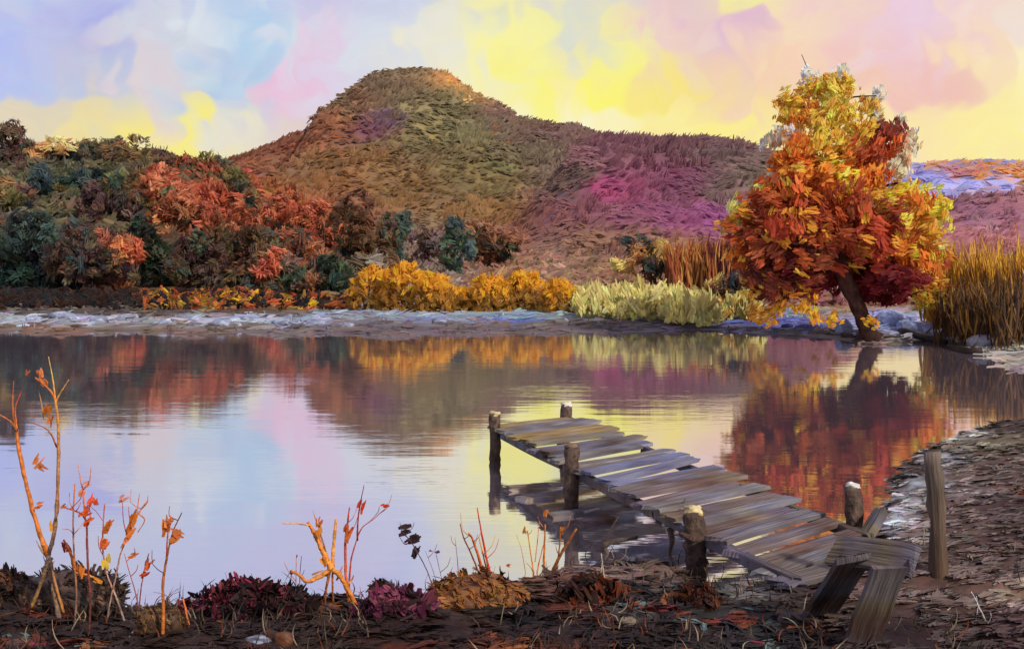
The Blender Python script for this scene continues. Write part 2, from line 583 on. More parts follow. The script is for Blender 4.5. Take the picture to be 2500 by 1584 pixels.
def tube(points, radii, col, sides=7, jag=0.08, col2=None):
    """tapered limb through points -> verts, faces, cols, uvs"""
    P = np.asarray(points, float); n = len(P)
    T = unit(np.gradient(P, axis=0))
    ref = np.array([0.31, 0.95, 0.05])
    A = unit(np.cross(T, ref)); B = np.cross(T, A)
    ang = np.linspace(0, 2 * np.pi, sides, endpoint=False)
    r = np.asarray(radii, float)[:, None] * (1 + rng.normal(0, jag, (n, sides)))
    V = (P[:, None] + A[:, None] * (np.cos(ang)[None] * r)[..., None] + B[:, None] * (np.sin(ang)[None] * r)[..., None]).reshape(-1, 3)
    F = []
    for i in range(n - 1):
        for j in range(sides):
            F.append([i * sides + j, i * sides + (j + 1) % sides, (i + 1) * sides + (j + 1) % sides, (i + 1) * sides + j])
    V = np.vstack([V, P[0], P[-1]])
    a, b = len(V) - 2, len(V) - 1
    for j in range(0, sides):
        F.append([a, (j + 1) % sides, j, a][:3] + [a]) if False else None
    tri = []
    for j in range(sides):
        tri.append([a, (j + 1) % sides, j]); tri.append([b, (n - 1) * sides + j, (n - 1) * sides + (j + 1) % sides])
    faces = [tuple(f) for f in F] + [tuple(f) for f in tri]
    c1_ = np.asarray(col, float); c2_ = c1_ if col2 is None else np.asarray(col2, float)
    tt = np.repeat(np.linspace(0, 1, n), sides); tt = np.concatenate([tt, [0, 1]])[:, None]
    c = (c1_ * (1 - tt) + c2_ * tt) * np.exp(rng.normal(0, 0.14, (len(V), 1)))
    L = np.concatenate([[0], np.cumsum(np.linalg.norm(np.diff(P, axis=0), axis=1))])
    u = np.stack([np.tile(np.arange(sides) / sides, n), np.repeat(L * 2, sides)], -1)
    u = np.vstack([u, [0, 0], [0, L[-1] * 2]])
    return V, faces, np.clip(c, 0.003, 0.9), u


def spline(pts, n):
    """smooth path through the points"""
    P = np.asarray(pts, float)
    if len(P) == 2:
        tt = np.linspace(0, 1, n)[:, None]
        return P[0] * (1 - tt) + P[1] * tt
    Q = np.vstack([2 * P[0] - P[1], P, 2 * P[-1] - P[-2]])
    out_ = []
    s = np.linspace(0, len(P) - 1 - 1e-6, n)
    for v in s:
        i = int(v); f = v - i
        a, b, c, d = Q[i], Q[i + 1], Q[i + 2], Q[i + 3]
        out_.append(0.5 * (2 * b + (c - a) * f + (2 * a - 5 * b + 4 * c - d) * f * f + (3 * b - a - 3 * c + d) * f ** 3))
    return np.array(out_)


def limb(name, pts, r0, r1, col, parent, mat=None, n=10, sides=7, col2=None, jag=0.08):
    P = spline(pts, n)
    V, F, c, u = tube(P, np.linspace(r0, r1, n), lin(col), sides, jag, None if col2 is None else lin(col2))
    return mesh(name, V, F, mat or M_twig, parent, cols=c, uvs=u)


# ------------------------------------------------------------------ the lie of the land
far_px = [(-900, 772), (-400, 778), (0, 786), (400, 790), (800, 790), (900, 797), (1300, 790), (1700, 782), (1850, 790),
          (2040, 816), (2120, 812), (2220, 806), (2310, 838), (2408, 880), (2560, 940)]
_fx = np.arange(-900, 2561, 22.0)
_fy = np.interp(_fx, [p[0] for p in far_px], [p[1] for p in far_px]) - 6
_fy = _fy + 9 * fbm(_fx * .011, _fx * 0 + 4.2, 4)
FAR = [tuple(pw(x, y)[:2]) for x, y in zip(_fx, _fy)]
FAR_POLY = FAR + [(60, 22), (400, 22), (400, 900), (-400, 900), (-400, FAR[0][1])]
near_px = [(-500, 1290), (-150, 1330), (0, 1356), (90, 1372), (250, 1402), (300, 1450), (380, 1440), (480, 1436), (560, 1416),
           (700, 1424), (850, 1428), (1000, 1402), (1190, 1388), (1310, 1344), (1450, 1332), (1600, 1342), (1690, 1400), (1790, 1412),
           (1880, 1372), (1990, 1300), (2036, 1262), (2072, 1216), (2100, 1160), (2120, 1095), (2200, 1040), (2310, 1004), (2450, 972), (2560, 955)]
NEAR = [tuple(pw(x, y)[:2]) for x, y in near_px]
NEAR_POLY = NEAR + [(60, 22), (60, -30), (-60, -30), (-60, NEAR[0][1])]


def z_far(X, Y):
    s = sdist(FAR_POLY, X, Y)
    z = np.where(s > 0, 0.55 * (1 - np.exp(-np.maximum(s, 0) / 9)), np.maximum(s * 0.25, -1.2))
    z = z + np.where(s > 0, 1, 0) * (0.10 * fbm(X * 0.25, Y * 0.25) * smooth(0, 4, s))
    z = z + 11.5 * smooth(72, 150, Y) * smooth(-14, -46, X) + 3.0 * smooth(80, 190, Y)
    return z


def z_near(X, Y):
    s = sdist(NEAR_POLY, X, Y)
    lowr = smooth(2.8, 4.0, X) * smooth(10.5, 12.0, Y)
    z = np.where(s > 0, (0.42 - .27 * lowr) * (1 - np.exp(-np.maximum(s, 0) / (0.8 + 1.2 * lowr))), np.maximum(s * 0.5, -1.2))
    rise = (0.45 - .2 * lowr) * smooth(2.9, 6.5, X) * (1 - np.exp(-np.maximum(s, 0) / 1.6))
    rise = rise + 0.24 * np.exp(-((X - 3.6) ** 2 + (Y - 9.7) ** 2) / 1.1)
    return z + rise + (0.16 - .07 * lowr) * fbm(X * 1.1, Y * 1.1) * smooth(-0.3, 0.6, s)


def on(fn, x, y, d0=2.0, d1=400.0):
    """where the photo ray meets the ground fn"""
    d = np.exp(np.linspace(math.log(d0), math.log(d1), 2500))
    X = (x - 1204) * K * d; Z = CH + (HZ - y) * K * d
    g = fn(X, d)
    i = int(np.argmax(g >= Z))
    if not (g >= Z).any():
        i = len(d) - 1
    return np.array([X[i], d[i], g[i]])


def heightfield(name, xs, ys, fn, mat, colfn):
    X, Y = np.meshgrid(xs, ys)
    Z = fn(X, Y)
    V = np.stack([X.ravel(), Y.ravel(), Z.ravel()], -1)
    nx = len(xs)
    i, j = np.meshgrid(np.arange(len(ys) - 1), np.arange(nx - 1), indexing='ij')
    a = (i * nx + j).ravel()
    F = np.stack([a, a + 1, a + nx + 1, a + nx], -1)
    o = mesh(name, V, F, mat, cols=colfn(V))
    return tag(o, kind='structure')


# big sheet under everything, out to the horizon
m = mesh('ground', [(-9000, -3000, -1.3), (9000, -3000, -1.3), (9000, 12000, -1.3), (-9000, 12000, -1.3)], [(0, 1, 2, 3)],
         M_land, cols=np.tile(lin((96, 84, 58)), (4, 1)), smooth_=False)
tag(m, kind='structure')
m = mesh('lake', [(-300, -40, 0), (300, -40, 0), (300, 130, 0), (-300, 130, 0)], [(0, 1, 2, 3)], M_water, smooth_=False)
tag(m, kind='structure')

SHORE = [(60, 750, 70, 12, (170, 180, 198)), (200, 748, 80, 12, (178, 186, 204)), (330, 756, 60, 10, (150, 150, 160)), (480, 752, 80, 12, (168, 172, 190)), (600, 752, 60, 12, (176, 184, 210)),
         (120, 778, 260, 12, (112, 84, 72)), (420, 778, 200, 12, (108, 88, 80)), (700, 780, 160, 12, (100, 88, 92)), (260, 735, 420, 10, (70, 56, 52)), (560, 730, 200, 10, (84, 62, 48)),
         (720, 752, 80, 14, (150, 158, 184)), (830, 758, 60, 12, (120, 114, 128)), (900, 772, 160, 18, (100, 88, 94)),
         (1000, 735, 260, 16, (140, 152, 166)), (1300, 728, 300, 18, (140, 164, 172)), (1600, 730, 260, 18, (136, 162, 174)), (1200, 752, 80, 8, (84, 104, 170)), (1020, 752, 60, 8, (120, 130, 170)),
         (1350, 774, 380, 14, (98, 84, 86)), (1100, 778, 200, 12, (98, 84, 88)), (1650, 772, 160, 14, (98, 88, 102)),
         (1780, 756, 110, 16, (66, 80, 160)), (1900, 764, 80, 14, (86, 94, 158)), (2000, 800, 70, 14, (90, 76, 70)),
         (2080, 755, 80, 24, (148, 164, 214)), (2180, 770, 90, 22, (150, 160, 190)), (2330, 810, 90, 40, (150, 148, 140)),
         (2220, 800, 60, 10, (80, 60, 50)), (2400, 850, 60, 50, (150, 140, 130)), (640, 712, 200, 12, (190, 140, 60)),
         (2050, 700, 150, 30, (150, 100, 70))]


def far_cols(V):
    x, y = topix(V)
    near = V[:, 1] < 75
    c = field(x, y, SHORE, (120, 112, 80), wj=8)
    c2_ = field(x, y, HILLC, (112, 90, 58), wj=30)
    f = smooth(62, 85, V[:, 1])[:, None]
    return c * (1 - f) + c2_ * f


HILLC = [(960, 165, 90, 40, (128, 108, 74)), (900, 210, 60, 40, (118, 98, 70)), (1066, 182, 60, 26, (214, 152, 62)), (1140, 225, 50, 22, (186, 140, 70)),  # orange patch by the summit is a sunlit highlight painted into the colour
         (860, 230, 40, 50, (124, 88, 58)), (900, 275, 60, 26, (92, 56, 104)), (860, 310, 50, 24, (112, 60, 84)), (770, 300, 80, 36, (140, 86, 52)),
         (690, 330, 90, 40, (140, 80, 50)), (600, 380, 90, 40, (138, 84, 52)), (560, 430, 60, 24, (140, 70, 56)), (1000, 260, 110, 50, (122, 112, 72)),
         (1100, 300, 110, 50, (112, 104, 72)), (1180, 270, 50, 40, (122, 90, 84)), (1000, 350, 140, 50, (118, 100, 58)), (850, 390, 140, 50, (134, 96, 48)),
         (760, 440, 140, 50, (138, 92, 46)), (950, 450, 140, 60, (126, 94, 46)), (1130, 420, 120, 60, (112, 98, 56)), (1250, 340, 90, 50, (110, 96, 72)),
         (1300, 310, 120, 30, (112, 82, 76)), (1420, 350, 110, 40, (118, 76, 82)), (1550, 345, 120, 30, (112, 74, 80)), (1700, 365, 90, 30, (108, 86, 80)),
         (1330, 420, 90, 50, (112, 92, 76)), (1420, 440, 66, 30, (176, 62, 114)), (1560, 430, 120, 50, (122, 66, 88)), (1500, 500, 140, 40, (134, 74, 98)),
         (1650, 520, 100, 40, (140, 70, 116)), (1700, 440, 60, 40, (114, 90, 84)), (1780, 400, 60, 40, (116, 104, 84)), (1330, 500, 120, 40, (140, 88, 90)),
         (1200, 500, 90, 40, (134, 92, 44)), (1100, 500, 120, 40, (130, 94, 46)), (1420, 570, 160, 40, (140, 102, 80)), (1300, 600, 140, 30, (150, 120, 100)),
         (1180, 570, 80, 40, (142, 90, 58)), (1000, 560, 110, 50, (118, 94, 78)), (1000, 600, 140, 30, (140, 124, 112)), (1620, 570, 120, 34, (146, 106, 76)),
         (820, 500, 90, 60, (132, 80, 48)), (700, 520, 90, 60, (150, 84, 54)), (480, 480, 110, 60, (166, 86, 56)), (300, 480, 120, 60, (112, 92, 56)),
         (120, 450, 120, 70, (92, 88, 66)), (100, 600, 140, 70, (62, 68, 64)), (300, 620, 120, 70, (84, 66, 54)), (520, 620, 120, 70, (104, 70, 52)), (200, 420, 160, 50, (78, 80, 60)),
         (2300, 560, 200, 40, (170, 110, 110)), (1950, 560, 200, 60, (130, 80, 90)), (2250, 500, 240, 50, (158, 104, 118)), (2050, 480, 120, 40, (140, 96, 96))]

far_land = heightfield('meadow', np.concatenate([np.linspace(-260, -72, 40), np.linspace(-70, 50, 170), np.linspace(53, 300, 40)]),
                       np.concatenate([np.linspace(23, 70, 110), np.linspace(71.5, 190, 70), np.linspace(196, 420, 30)]), z_far, M_land, far_cols)

# ------------------------------------------------------------------ hill, further ridge, far mountain
SIL = np.array([(-1400, 640), (-900, 560), (-400, 520), (0, 470), (300, 430), (480, 408), (560, 372), (620, 346), (700, 308), (780, 288), (824, 272), (836, 228),
                (848, 182), (886, 160), (940, 152), (1000, 152), (1040, 158), (1070, 180), (1110, 205), (1190, 244), (1215, 264), (1260, 274), (1340, 288), (1400, 306),
                (1470, 326), (1560, 326), (1640, 324), (1720, 340), (1790, 366), (1880, 410), (2000, 470), (2150, 540), (2400, 580), (2800, 610)], float)
HD = 640.0


def z_hill(X, Y):
    xs = 1204 + X / (K * HD)
    zr = CH + (HZ - np.interp(xs, SIL[:, 0], SIL[:, 1])) * K * HD
    p = np.clip((Y - 190) / (HD - 190), 0, 1) ** 1.35 * (1 - smooth(HD + 4, HD + 420, Y))
    n = fbm(X * 0.012 + 3, Y * 0.012, 5) * 13 * smooth(200, 330, Y) * (1 - smooth(HD - 190, HD - 20, Y)) + fbm(X * 0.05, Y * 0.05, 3) * 1.6 * smooth(200, 330, Y)
    foot = 1.5
    return foot + (zr - foot) * p * (0.985 + 0.0 * n) + n - 3 * (1 - smooth(190, 240, Y))


HSEED = {}


def hill_cols(V):
    x, y = topix(V)
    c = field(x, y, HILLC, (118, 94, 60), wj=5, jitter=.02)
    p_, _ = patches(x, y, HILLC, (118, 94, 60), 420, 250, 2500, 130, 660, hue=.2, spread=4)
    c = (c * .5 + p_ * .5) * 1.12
    return np.clip(c, .003, .9)


hill = heightfield('hill', np.concatenate([np.linspace(-460, -222, 60), np.linspace(-220, 170, 230), np.linspace(174, 460, 70)]), np.concatenate([np.linspace(185, HD + 40, 260), np.linspace(HD + 60, 1150, 30)]), z_hill, M_land, hill_cols)

# woodland on the hill: one mass of tree crowns
nh = 20000
Yh = 200 + (HD + 6 - 200) * rng.random(nh) ** 0.75
Xh = rng.uniform(-0.46, 0.46, nh) * Yh
Zh = z_hill(Xh, Yh)
e = 2.0
nx_ = -(z_hill(Xh + e, Yh) - Zh) / e; ny_ = -(z_hill(Xh, Yh + e) - Zh) / e
Nh = unit(np.stack([nx_, ny_, np.ones(nh)], -1) + rng.normal(0, 0.05, (nh, 3)))
Ph = np.stack([Xh, Yh, Zh], -1) + Nh * rng.uniform(0.2, 1.0, (nh, 1))
xs, ys = topix(Ph)
ok = (xs > 300) & (xs < 2500)
Ph, Nh, Yh, xs, ys = Ph[ok], Nh[ok], Yh[ok], xs[ok], ys[ok]
n = len(Ph)
ga = 0.5 + 2.6 * vn(Ph[:, 0] * .012 + 9, Ph[:, 2] * .02 + Ph[:, 1] * .006) + rng.normal(0, .3, n)
Dh = np.stack([np.cos(ga), rng.normal(0, .2, n) + .3 * np.sin(ga), np.sin(ga)], -1)
Lh = rng.uniform(2.2, 5.5, n) * (Yh / 500) ** 1.1
Lh = np.where(Yh > HD - 70, Lh * 0.6, Lh)
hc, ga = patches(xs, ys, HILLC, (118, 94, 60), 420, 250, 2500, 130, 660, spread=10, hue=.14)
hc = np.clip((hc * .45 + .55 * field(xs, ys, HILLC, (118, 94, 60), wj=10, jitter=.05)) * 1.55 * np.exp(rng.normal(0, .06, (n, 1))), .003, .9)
hc = hc * .86 + hc.mean(1, keepdims=True) * .16
ga = ga + rng.normal(0, .2, n)
Dh = np.stack([np.cos(ga), rng.normal(0, .15, n) + .3 * np.sin(ga), np.sin(ga)], -1)
fl = rng.random(n)
hc[fl < 0.004] = lin((190, 110, 56)); hc[(fl > 0.012) & (fl < 0.03)] *= .75; hc[(fl > 0.03) & (fl < 0.05)] *= 1.25
wd = stroke_obj('hill_woodland', dabs(Ph, Dh, Nh, Lh, Lh * rng.uniform(0.6, 1.0, n), hc, m=8, bend=0.03, tone=.05, thick=.025), M_leaf)
tag(wd, 'autumn woodland in patches of olive, rust and plum covering the flat-topped hill', 'woodland', kind='stuff')


def ridge(name, sil, D0, thick, cols, base, xs_, strokes_n, Lr, seed):
    sil = np.array(sil, float)

    def zf(X, Y):
        q_ = 1204 + X / (K * D0)
        zr = CH + (HZ - np.interp(q_, sil[:, 0], sil[:, 1])) * K * D0
        p = smooth(D0 - thick, D0, Y) * (1 - smooth(D0, D0 + thick, Y))
        return -1 + (zr + 1) * p + fbm(X * 4 / D0 * 2 + seed, Y * 8 / D0, 4) * 0.02 * D0 * smooth(D0 - thick, D0 - thick * 0.5, Y) * (1 - smooth(D0 - thick * .4, D0, Y))
    o = heightfield(name, np.linspace(xs_[0] * D0, xs_[1] * D0, 220), np.linspace(D0 - thick, D0 + thick, 90), zf, M_land,
                    lambda V: field(*topix(V), cols, base, wj=6 if strokes_n > 5000 else 12, jitter=0.05) * (1.15 if strokes_n > 5000 else 1))
    n = strokes_n
    Y = D0 - thick * 0.95 * rng.random(n) ** 1.2; X = rng.uniform(xs_[0], xs_[1], n) * Y
    Z = zf(X, Y)
    P = np.stack([X, Y, Z + 0.002 * D0], -1)
    Nn = unit(np.stack([rng.normal(0, .2, n), -np.ones(n), rng.normal(0.9, 0.3, n)], -1))
    D = np.stack([np.ones(n), rng.normal(0, .2, n), rng.normal(0, 0.35, n)], -1)
    L = rng.uniform(0.6, 1.3, n) * Lr * np.where(Y > D0 - thick * .12, .6, 1)
    c = field(*topix(P), cols, base, wj=14, jitter=0.06)
    if n > 5000:
        c2_, ga_ = patches(*topix(P), cols, base, 160, 1000, 2500, 300, 640, hue=.16)
        c = np.clip((c * .6 + c2_ * .4) * 1.5, .003, .9); c = c * .88 + c.mean(1, keepdims=True) * .14
        D = np.stack([np.cos(ga_), rng.normal(0, .2, n), np.sin(ga_)], -1)
    s = stroke_obj(name + '_cover', dabs(P, D, Nn, L, L * 0.4, c, m=9, bend=0.03, tone=.06), M_leaf)
    tag(s, kind='stuff')
    return o, s


mt, s = ridge('far_mountain', [(-2500, 560), (-900, 540), (0, 545), (600, 520), (1500, 470), (1900, 430), (2060, 402), (2150, 396), (2260, 386), (2330, 392), (2430, 412), (2600, 430), (3200, 500), (4200, 560)],
              2200, 900,
              [(2180, 410, 90, 22, (170, 168, 222)), (2260, 408, 60, 12, (214, 126, 60)), (2340, 440, 90, 30, (176, 176, 228)), (2240, 440, 70, 24, (176, 178, 230)),
               (2200, 460, 140, 16, (178, 182, 232)), (2290, 455, 60, 12, (206, 150, 100)), (2420, 440, 40, 40, (200, 150, 90)), (2250, 392, 220, 9, (226, 160, 70)),
               (2400, 412, 60, 12, (224, 150, 60)), (2080, 430, 70, 40, (172, 170, 222)), (2300, 480, 200, 12, (184, 180, 224))],
              (170, 166, 208), (-0.5, 0.75), 3200, 34, 3)
tag(s, 'lavender and orange scrub on the far mountain behind the tree', 'scrub')
fr, s = ridge('mauve_ridge', [(1500, 600), (1800, 560), (2000, 520), (2150, 498), (2300, 482), (2408, 478), (2700, 470), (3200, 540), (3600, 600)],
              430, 200,
              [(2250, 510, 140, 20, (186, 130, 146)), (2380, 500, 90, 24, (200, 140, 148)), (2300, 545, 200, 22, (176, 106, 116)), (2420, 530, 50, 30, (206, 116, 120))],
              (172, 114, 126), (0.12, 0.7), 2200, 11, 8)
tag(s, 'mauve heath on the low ridge at the right edge', 'heath')


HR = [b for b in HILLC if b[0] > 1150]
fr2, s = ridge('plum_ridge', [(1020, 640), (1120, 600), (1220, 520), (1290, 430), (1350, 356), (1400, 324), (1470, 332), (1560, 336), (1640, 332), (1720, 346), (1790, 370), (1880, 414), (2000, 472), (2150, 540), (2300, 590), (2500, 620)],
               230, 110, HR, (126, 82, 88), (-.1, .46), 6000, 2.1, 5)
tag(s, 'plum and magenta heath covering the long ridge right of the hill', 'heath')

n = 5200
Ym = 66 + 170 * rng.random(n) ** 1.3; xm = rng.uniform(760, 2480, n)
Xm = (xm - 1204) * K * Ym
P = np.stack([Xm, Ym, np.maximum(z_far(Xm, Ym), np.where(Ym > 186, z_hill(Xm, Ym), -9)) + rng.uniform(.05, .5, n)], -1)
x_, y_ = topix(P)
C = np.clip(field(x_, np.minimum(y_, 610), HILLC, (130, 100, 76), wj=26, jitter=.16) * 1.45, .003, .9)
ga = rng.normal(.3, .6, n)
D = np.stack([np.cos(ga), rng.normal(0, .2, n), np.sin(ga)], -1)
Nn = unit(np.stack([rng.normal(0, .3, n), -np.ones(n), rng.normal(.8, .3, n)], -1))
LL = rng.uniform(.9, 2.2, n) * (Ym / 110) ** .7
so = stroke_obj('meadow_scrub', dabs(P, D, Nn, LL, LL * .6, C, m=8, bend=.12), M_leaf)
tag(so, 'mauve and tan scrub on the flat meadow between shore and hill', 'scrub', kind='stuff')


# ------------------------------------------------------------------ trees
def crown_strokes(c, rx, ry, rz, n, pal, L, lumps=7, cone=0.0, upright=0.3):
    """an uneven crown: dabs over several lumps inside the outline"""
    c = np.asarray(c, float)
    k = rng.integers(0, lumps, n)
    lc = rng.normal(0, 0.55, (lumps, 3)); lc = lc / np.maximum(1, np.linalg.norm(lc, axis=1, keepdims=True) / 0.86)
    lr = rng.uniform(0.32, 0.58, lumps)
    d = unit(rng.normal(0, 1, (n, 3)))
    rad = lr[k] * rng.uniform(0.6, 1.08, n)
    p = lc[k] + d * rad[:, None]
    if cone > 0:
        sh = 1 - cone * np.clip((p[:, 2] + 0.6) / 1.7, 0, 1)
        p[:, 0] *= sh; p[:, 1] *= sh
    P = c + p * np.array([rx, ry, rz])
    Nn = unit(d + rng.normal(0, 0.35, (n, 3)))
    D = rng.normal(0, 1, (n, 3)); D[:, 2] += upright
    lump_tone = np.exp(rng.normal(0, 0.2, lumps))[k][:, None] * np.exp(rng.normal(0, .1, (lumps, 3)))[k]
    cp = pick(pal, n, 0.12); mx_ = (rng.random(lumps) < .22)[k]
    cp[mx_] = pick(MIXED, n, .1)[mx_]
    C = np.clip(cp * lump_tone * 1.75, 0.003, 0.9)
    C = C * .86 + C.mean(1, keepdims=True) * .14
    LL = L * rng.uniform(0.6, 1.35, n)
    return dabs(P, D, Nn, LL, LL * rng.uniform(0.45, 0.75, n), C, m=14, bend=0.16, tone=.12)


MIXED = [(96, 88, 60), (120, 80, 54), (60, 72, 66), (92, 70, 64)]
TEAL = [(48, 66, 66), (42, 58, 62), (58, 78, 70), (56, 62, 56)]
DGREEN = [(52, 66, 48), (44, 60, 52), (70, 78, 52), (58, 58, 44)]
OLIVE = [(112, 104, 60), (122, 108, 66), (98, 92, 58), (128, 100, 56)]
PLUM = [(92, 66, 64), (78, 60, 62), (104, 74, 64), (88, 70, 56)]
RUST = [(156, 88, 54), (168, 94, 58), (138, 80, 50), (180, 100, 62)]
FIRE = [(212, 112, 66), (192, 98, 60), (172, 90, 58), (140, 80, 56)]
BROWN = [(104, 70, 44), (92, 64, 44), (116, 76, 48), (80, 62, 44)]
PEACH = [(206, 146, 90), (196, 132, 80), (212, 158, 100)]
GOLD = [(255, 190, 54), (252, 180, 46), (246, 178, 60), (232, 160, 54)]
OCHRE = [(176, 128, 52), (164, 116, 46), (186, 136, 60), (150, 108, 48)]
MAROON = [(96, 36, 34), (112, 44, 38), (84, 40, 34)]


def tree(name, x, ytop, ybot, wpx, d, pal, label, group, cone=0.2, n=170, lumps=7, cat='tree', trunkcol=(70, 54, 44), L=None):
    X = (x - 1204) * K * d
    zt = CH + (HZ - ytop) * K * d
    zb = float(z_far(np.array([X]), np.array([d]))[0])
    zlow = max(zb + 0.3, CH + (HZ - ybot) * K * d)
    base = (X, d, zb)
    root = empty(name, base, label, cat, group)
    hw = wpx * 0.5 * K * d
    zc = (zt + zlow) / 2; hz = max(0.6, (zt - zlow) / 2)
    lean = rng.normal(0, 0.25)
    limb('trunk', [(X, d, zb - 0.3), (X + lean * 0.4, d, (zb + zc) / 2), (X + lean, d, zc + hz * 0.4)], max(0.12, hw * 0.09), 0.05, trunkcol, root, n=6, sides=6)
    data = crown_strokes((X, d, zc), hw * 1.42, hw * 1.2, hz * 1.14, int(n * 2.5), pal, L or (0.26 * hw + 0.42), lumps + 6, cone)
    stroke_obj('crown', data, M_leaf, root)
    return root


GL = 'trees on the left shore'
n = 6000
Yl = rng.uniform(92, 168, n); xl = rng.uniform(-160, 900, n)
Xl = (xl - 1204) * K * Yl
zl = z_far(Xl, Yl)
P = np.stack([Xl, Yl, zl + rng.uniform(.2, 2.4, n)], -1)
x_, y_ = topix(P)
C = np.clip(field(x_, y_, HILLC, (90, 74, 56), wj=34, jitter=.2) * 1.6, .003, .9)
ga = rng.uniform(-1, 1.6, n)
D = np.stack([np.cos(ga), rng.normal(0, .3, n), np.sin(ga)], -1)
Nn = unit(np.stack([rng.normal(0, .5, n), -np.ones(n), rng.normal(.7, .4, n)], -1))
LL = rng.uniform(1.0, 2.2, n)
so = stroke_obj('slope_thicket', dabs(P, D, Nn, LL, LL * rng.uniform(.5, .8, n), C, m=10, bend=.2), M_leaf)
tag(so, 'dense brown and olive thicket filling the slope under the left wood', 'thicket', kind='stuff')
# back row along the skyline, d ~ 140 m
back = [(-40, 350, 520, 130, TEAL), (30, 326, 470, 92, PLUM), (104, 344, 470, 110, PEACH), (170, 366, 500, 100, TEAL), (236, 352, 480, 86, OLIVE), (300, 346, 480, 92, OLIVE),
        (352, 372, 500, 84, PLUM), (404, 392, 500, 74, BROWN), (462, 386, 500, 76, RUST), (518, 384, 510, 84, OLIVE)]
blab = ['dark teal tree cut by the left edge on the skyline', 'tall plum-brown tree second from left on the wooded skyline', 'peach-orange round tree on the skyline at far left',
        'dark blue-green tree between the peach tree and the olive skyline trees', 'olive tree left of the tallest olive tree on the skyline', 'tallest olive tree on the wooded skyline, right of its olive twin',
        'plum-brown tree where the wooded skyline starts to drop', 'small brown tree at the dip of the skyline', 'small rust tree right of the skyline dip', 'olive tree where the wood meets the hill slope']
for (x, yt, yb, wd_, pal), lb in zip(back, blab):
    tree('broadleaf_tree', x, yt - 14, yb, wd_ * 1.1, rng.uniform(136, 146), pal, lb, GL, n=200)
mid = [(-10, 436, 620, 130, OLIVE), (84, 400, 560, 100, TEAL), (150, 440, 590, 110, OLIVE), (210, 402, 560, 84, TEAL), (268, 424, 600, 110, PLUM), (330, 430, 600, 110, OLIVE),
       (392, 404, 560, 110, FIRE), (452, 430, 600, 110, RUST), (520, 438, 590, 120, FIRE), (614, 462, 600, 90, TEAL), (690, 470, 610, 120, FIRE), (566, 500, 620, 100, RUST), (760, 500, 630, 100, RUST)]
mlab = ['wide olive tree at the left edge above the dark shore trees', 'leaning dark teal tree below the peach skyline tree', 'broad olive tree left of the dark teal columns', 'tall dark teal column tree in the middle of the left wood',
        'plum-brown tree right of the tall teal column', 'olive-gold tree left of the fiery orange crowns', 'fiery orange tree highest on the slope of the left wood', 'rust tree between the two fiery orange crowns',
        'fiery orange tree with swept foliage left of the dark teal crown', 'dark teal round crown among the orange trees', 'orange tree with arching foliage right of the dark teal crown', 'rust tree below the dark teal crown', 'rust tree at the foot of the hill slope']
for (x, yt, yb, wd_, pal), lb in zip(mid, mlab):
    tree('broadleaf_tree', x, yt, yb, wd_, rng.uniform(104, 120), pal, lb, GL, n=200)
front = [(-30, 560, 720, 130, TEAL, .2), (60, 520, 716, 120, TEAL, .2), (140, 590, 722, 110, TEAL, .2), (200, 540, 700, 110, PLUM, .2), (262, 560, 712, 100, RUST, .2), (330, 536, 704, 90, DGREEN, .6),
         (404, 584, 706, 130, DGREEN, .7), (462, 560, 700, 90, PLUM, .3), (530, 560, 706, 110, BROWN, .2), (610, 556, 712, 120, BROWN, .3), (660, 596, 712, 84, FIRE, .5), (716, 560, 690, 90, RUST, .2)]
flab = ['dark teal tree cut by the left edge at the shore', 'tall dark teal tree near the left edge of the shore', 'low blue-black tree on the shore at left', 'plum-brown tree on the left shore behind the low dark tree', 'rust-orange tree left of the dark green cone on the shore',
        'narrow dark green conical tree on the left shore', 'wide dark green cone-shaped tree touching the left shore', 'plum-brown tree right of the dark green cone', 'dark brown round tree at the middle of the left shore', 'blackish brown tree beside the bright orange sapling',
        'bright orange flame-shaped tree by the shore', 'rust tree behind the green round shrub']
for (x, yt, yb, wd_, pal, cn), lb in zip(front, flab):
    tree('conical_tree' if cn > .5 else 'broadleaf_tree', x, yt, yb, wd_, rng.uniform(78, 90), pal, lb, GL, cone=cn, n=210)
GC = 'trees at the foot of the hill'
tree('shrub', 762, 622, 712, 130, 70, DGREEN, 'round dark green shrub between the orange flame tree and golden bushes', GC, cone=.45, n=170, cat='shrub')
tree('broadleaf_tree', 850, 478, 640, 110, 100, BROWN, 'dark brown wedge-shaped tree left of the two teal columns', GC, cone=-.3, n=190)
tree('column_tree', 934, 502, 600, 60, 120, [(84, 102, 92), (72, 92, 88), (94, 104, 80)], 'grey-teal column tree left of its twin above golden bushes', GC, cone=.1, n=120, lumps=5)
tree('column_tree', 1066, 512, 645, 66, 110, [(78, 96, 86), (68, 88, 84), (86, 92, 66)], 'taller grey-teal column tree in the middle above golden bushes', GC, cone=.1, n=130, lumps=5)
tree('broadleaf_tree', 1150, 536, 620, 110, 125, [(150, 96, 62), (140, 90, 60), (128, 94, 70)], 'russet dome-shaped tree right of the teal columns', GC, cone=.1, n=130)
tree('broadleaf_tree', 1000, 548, 620, 80, 128, [(118, 92, 92), (106, 84, 88), (124, 100, 90)], 'greyish plum tree between the two teal columns', GC, cone=.1, n=110)


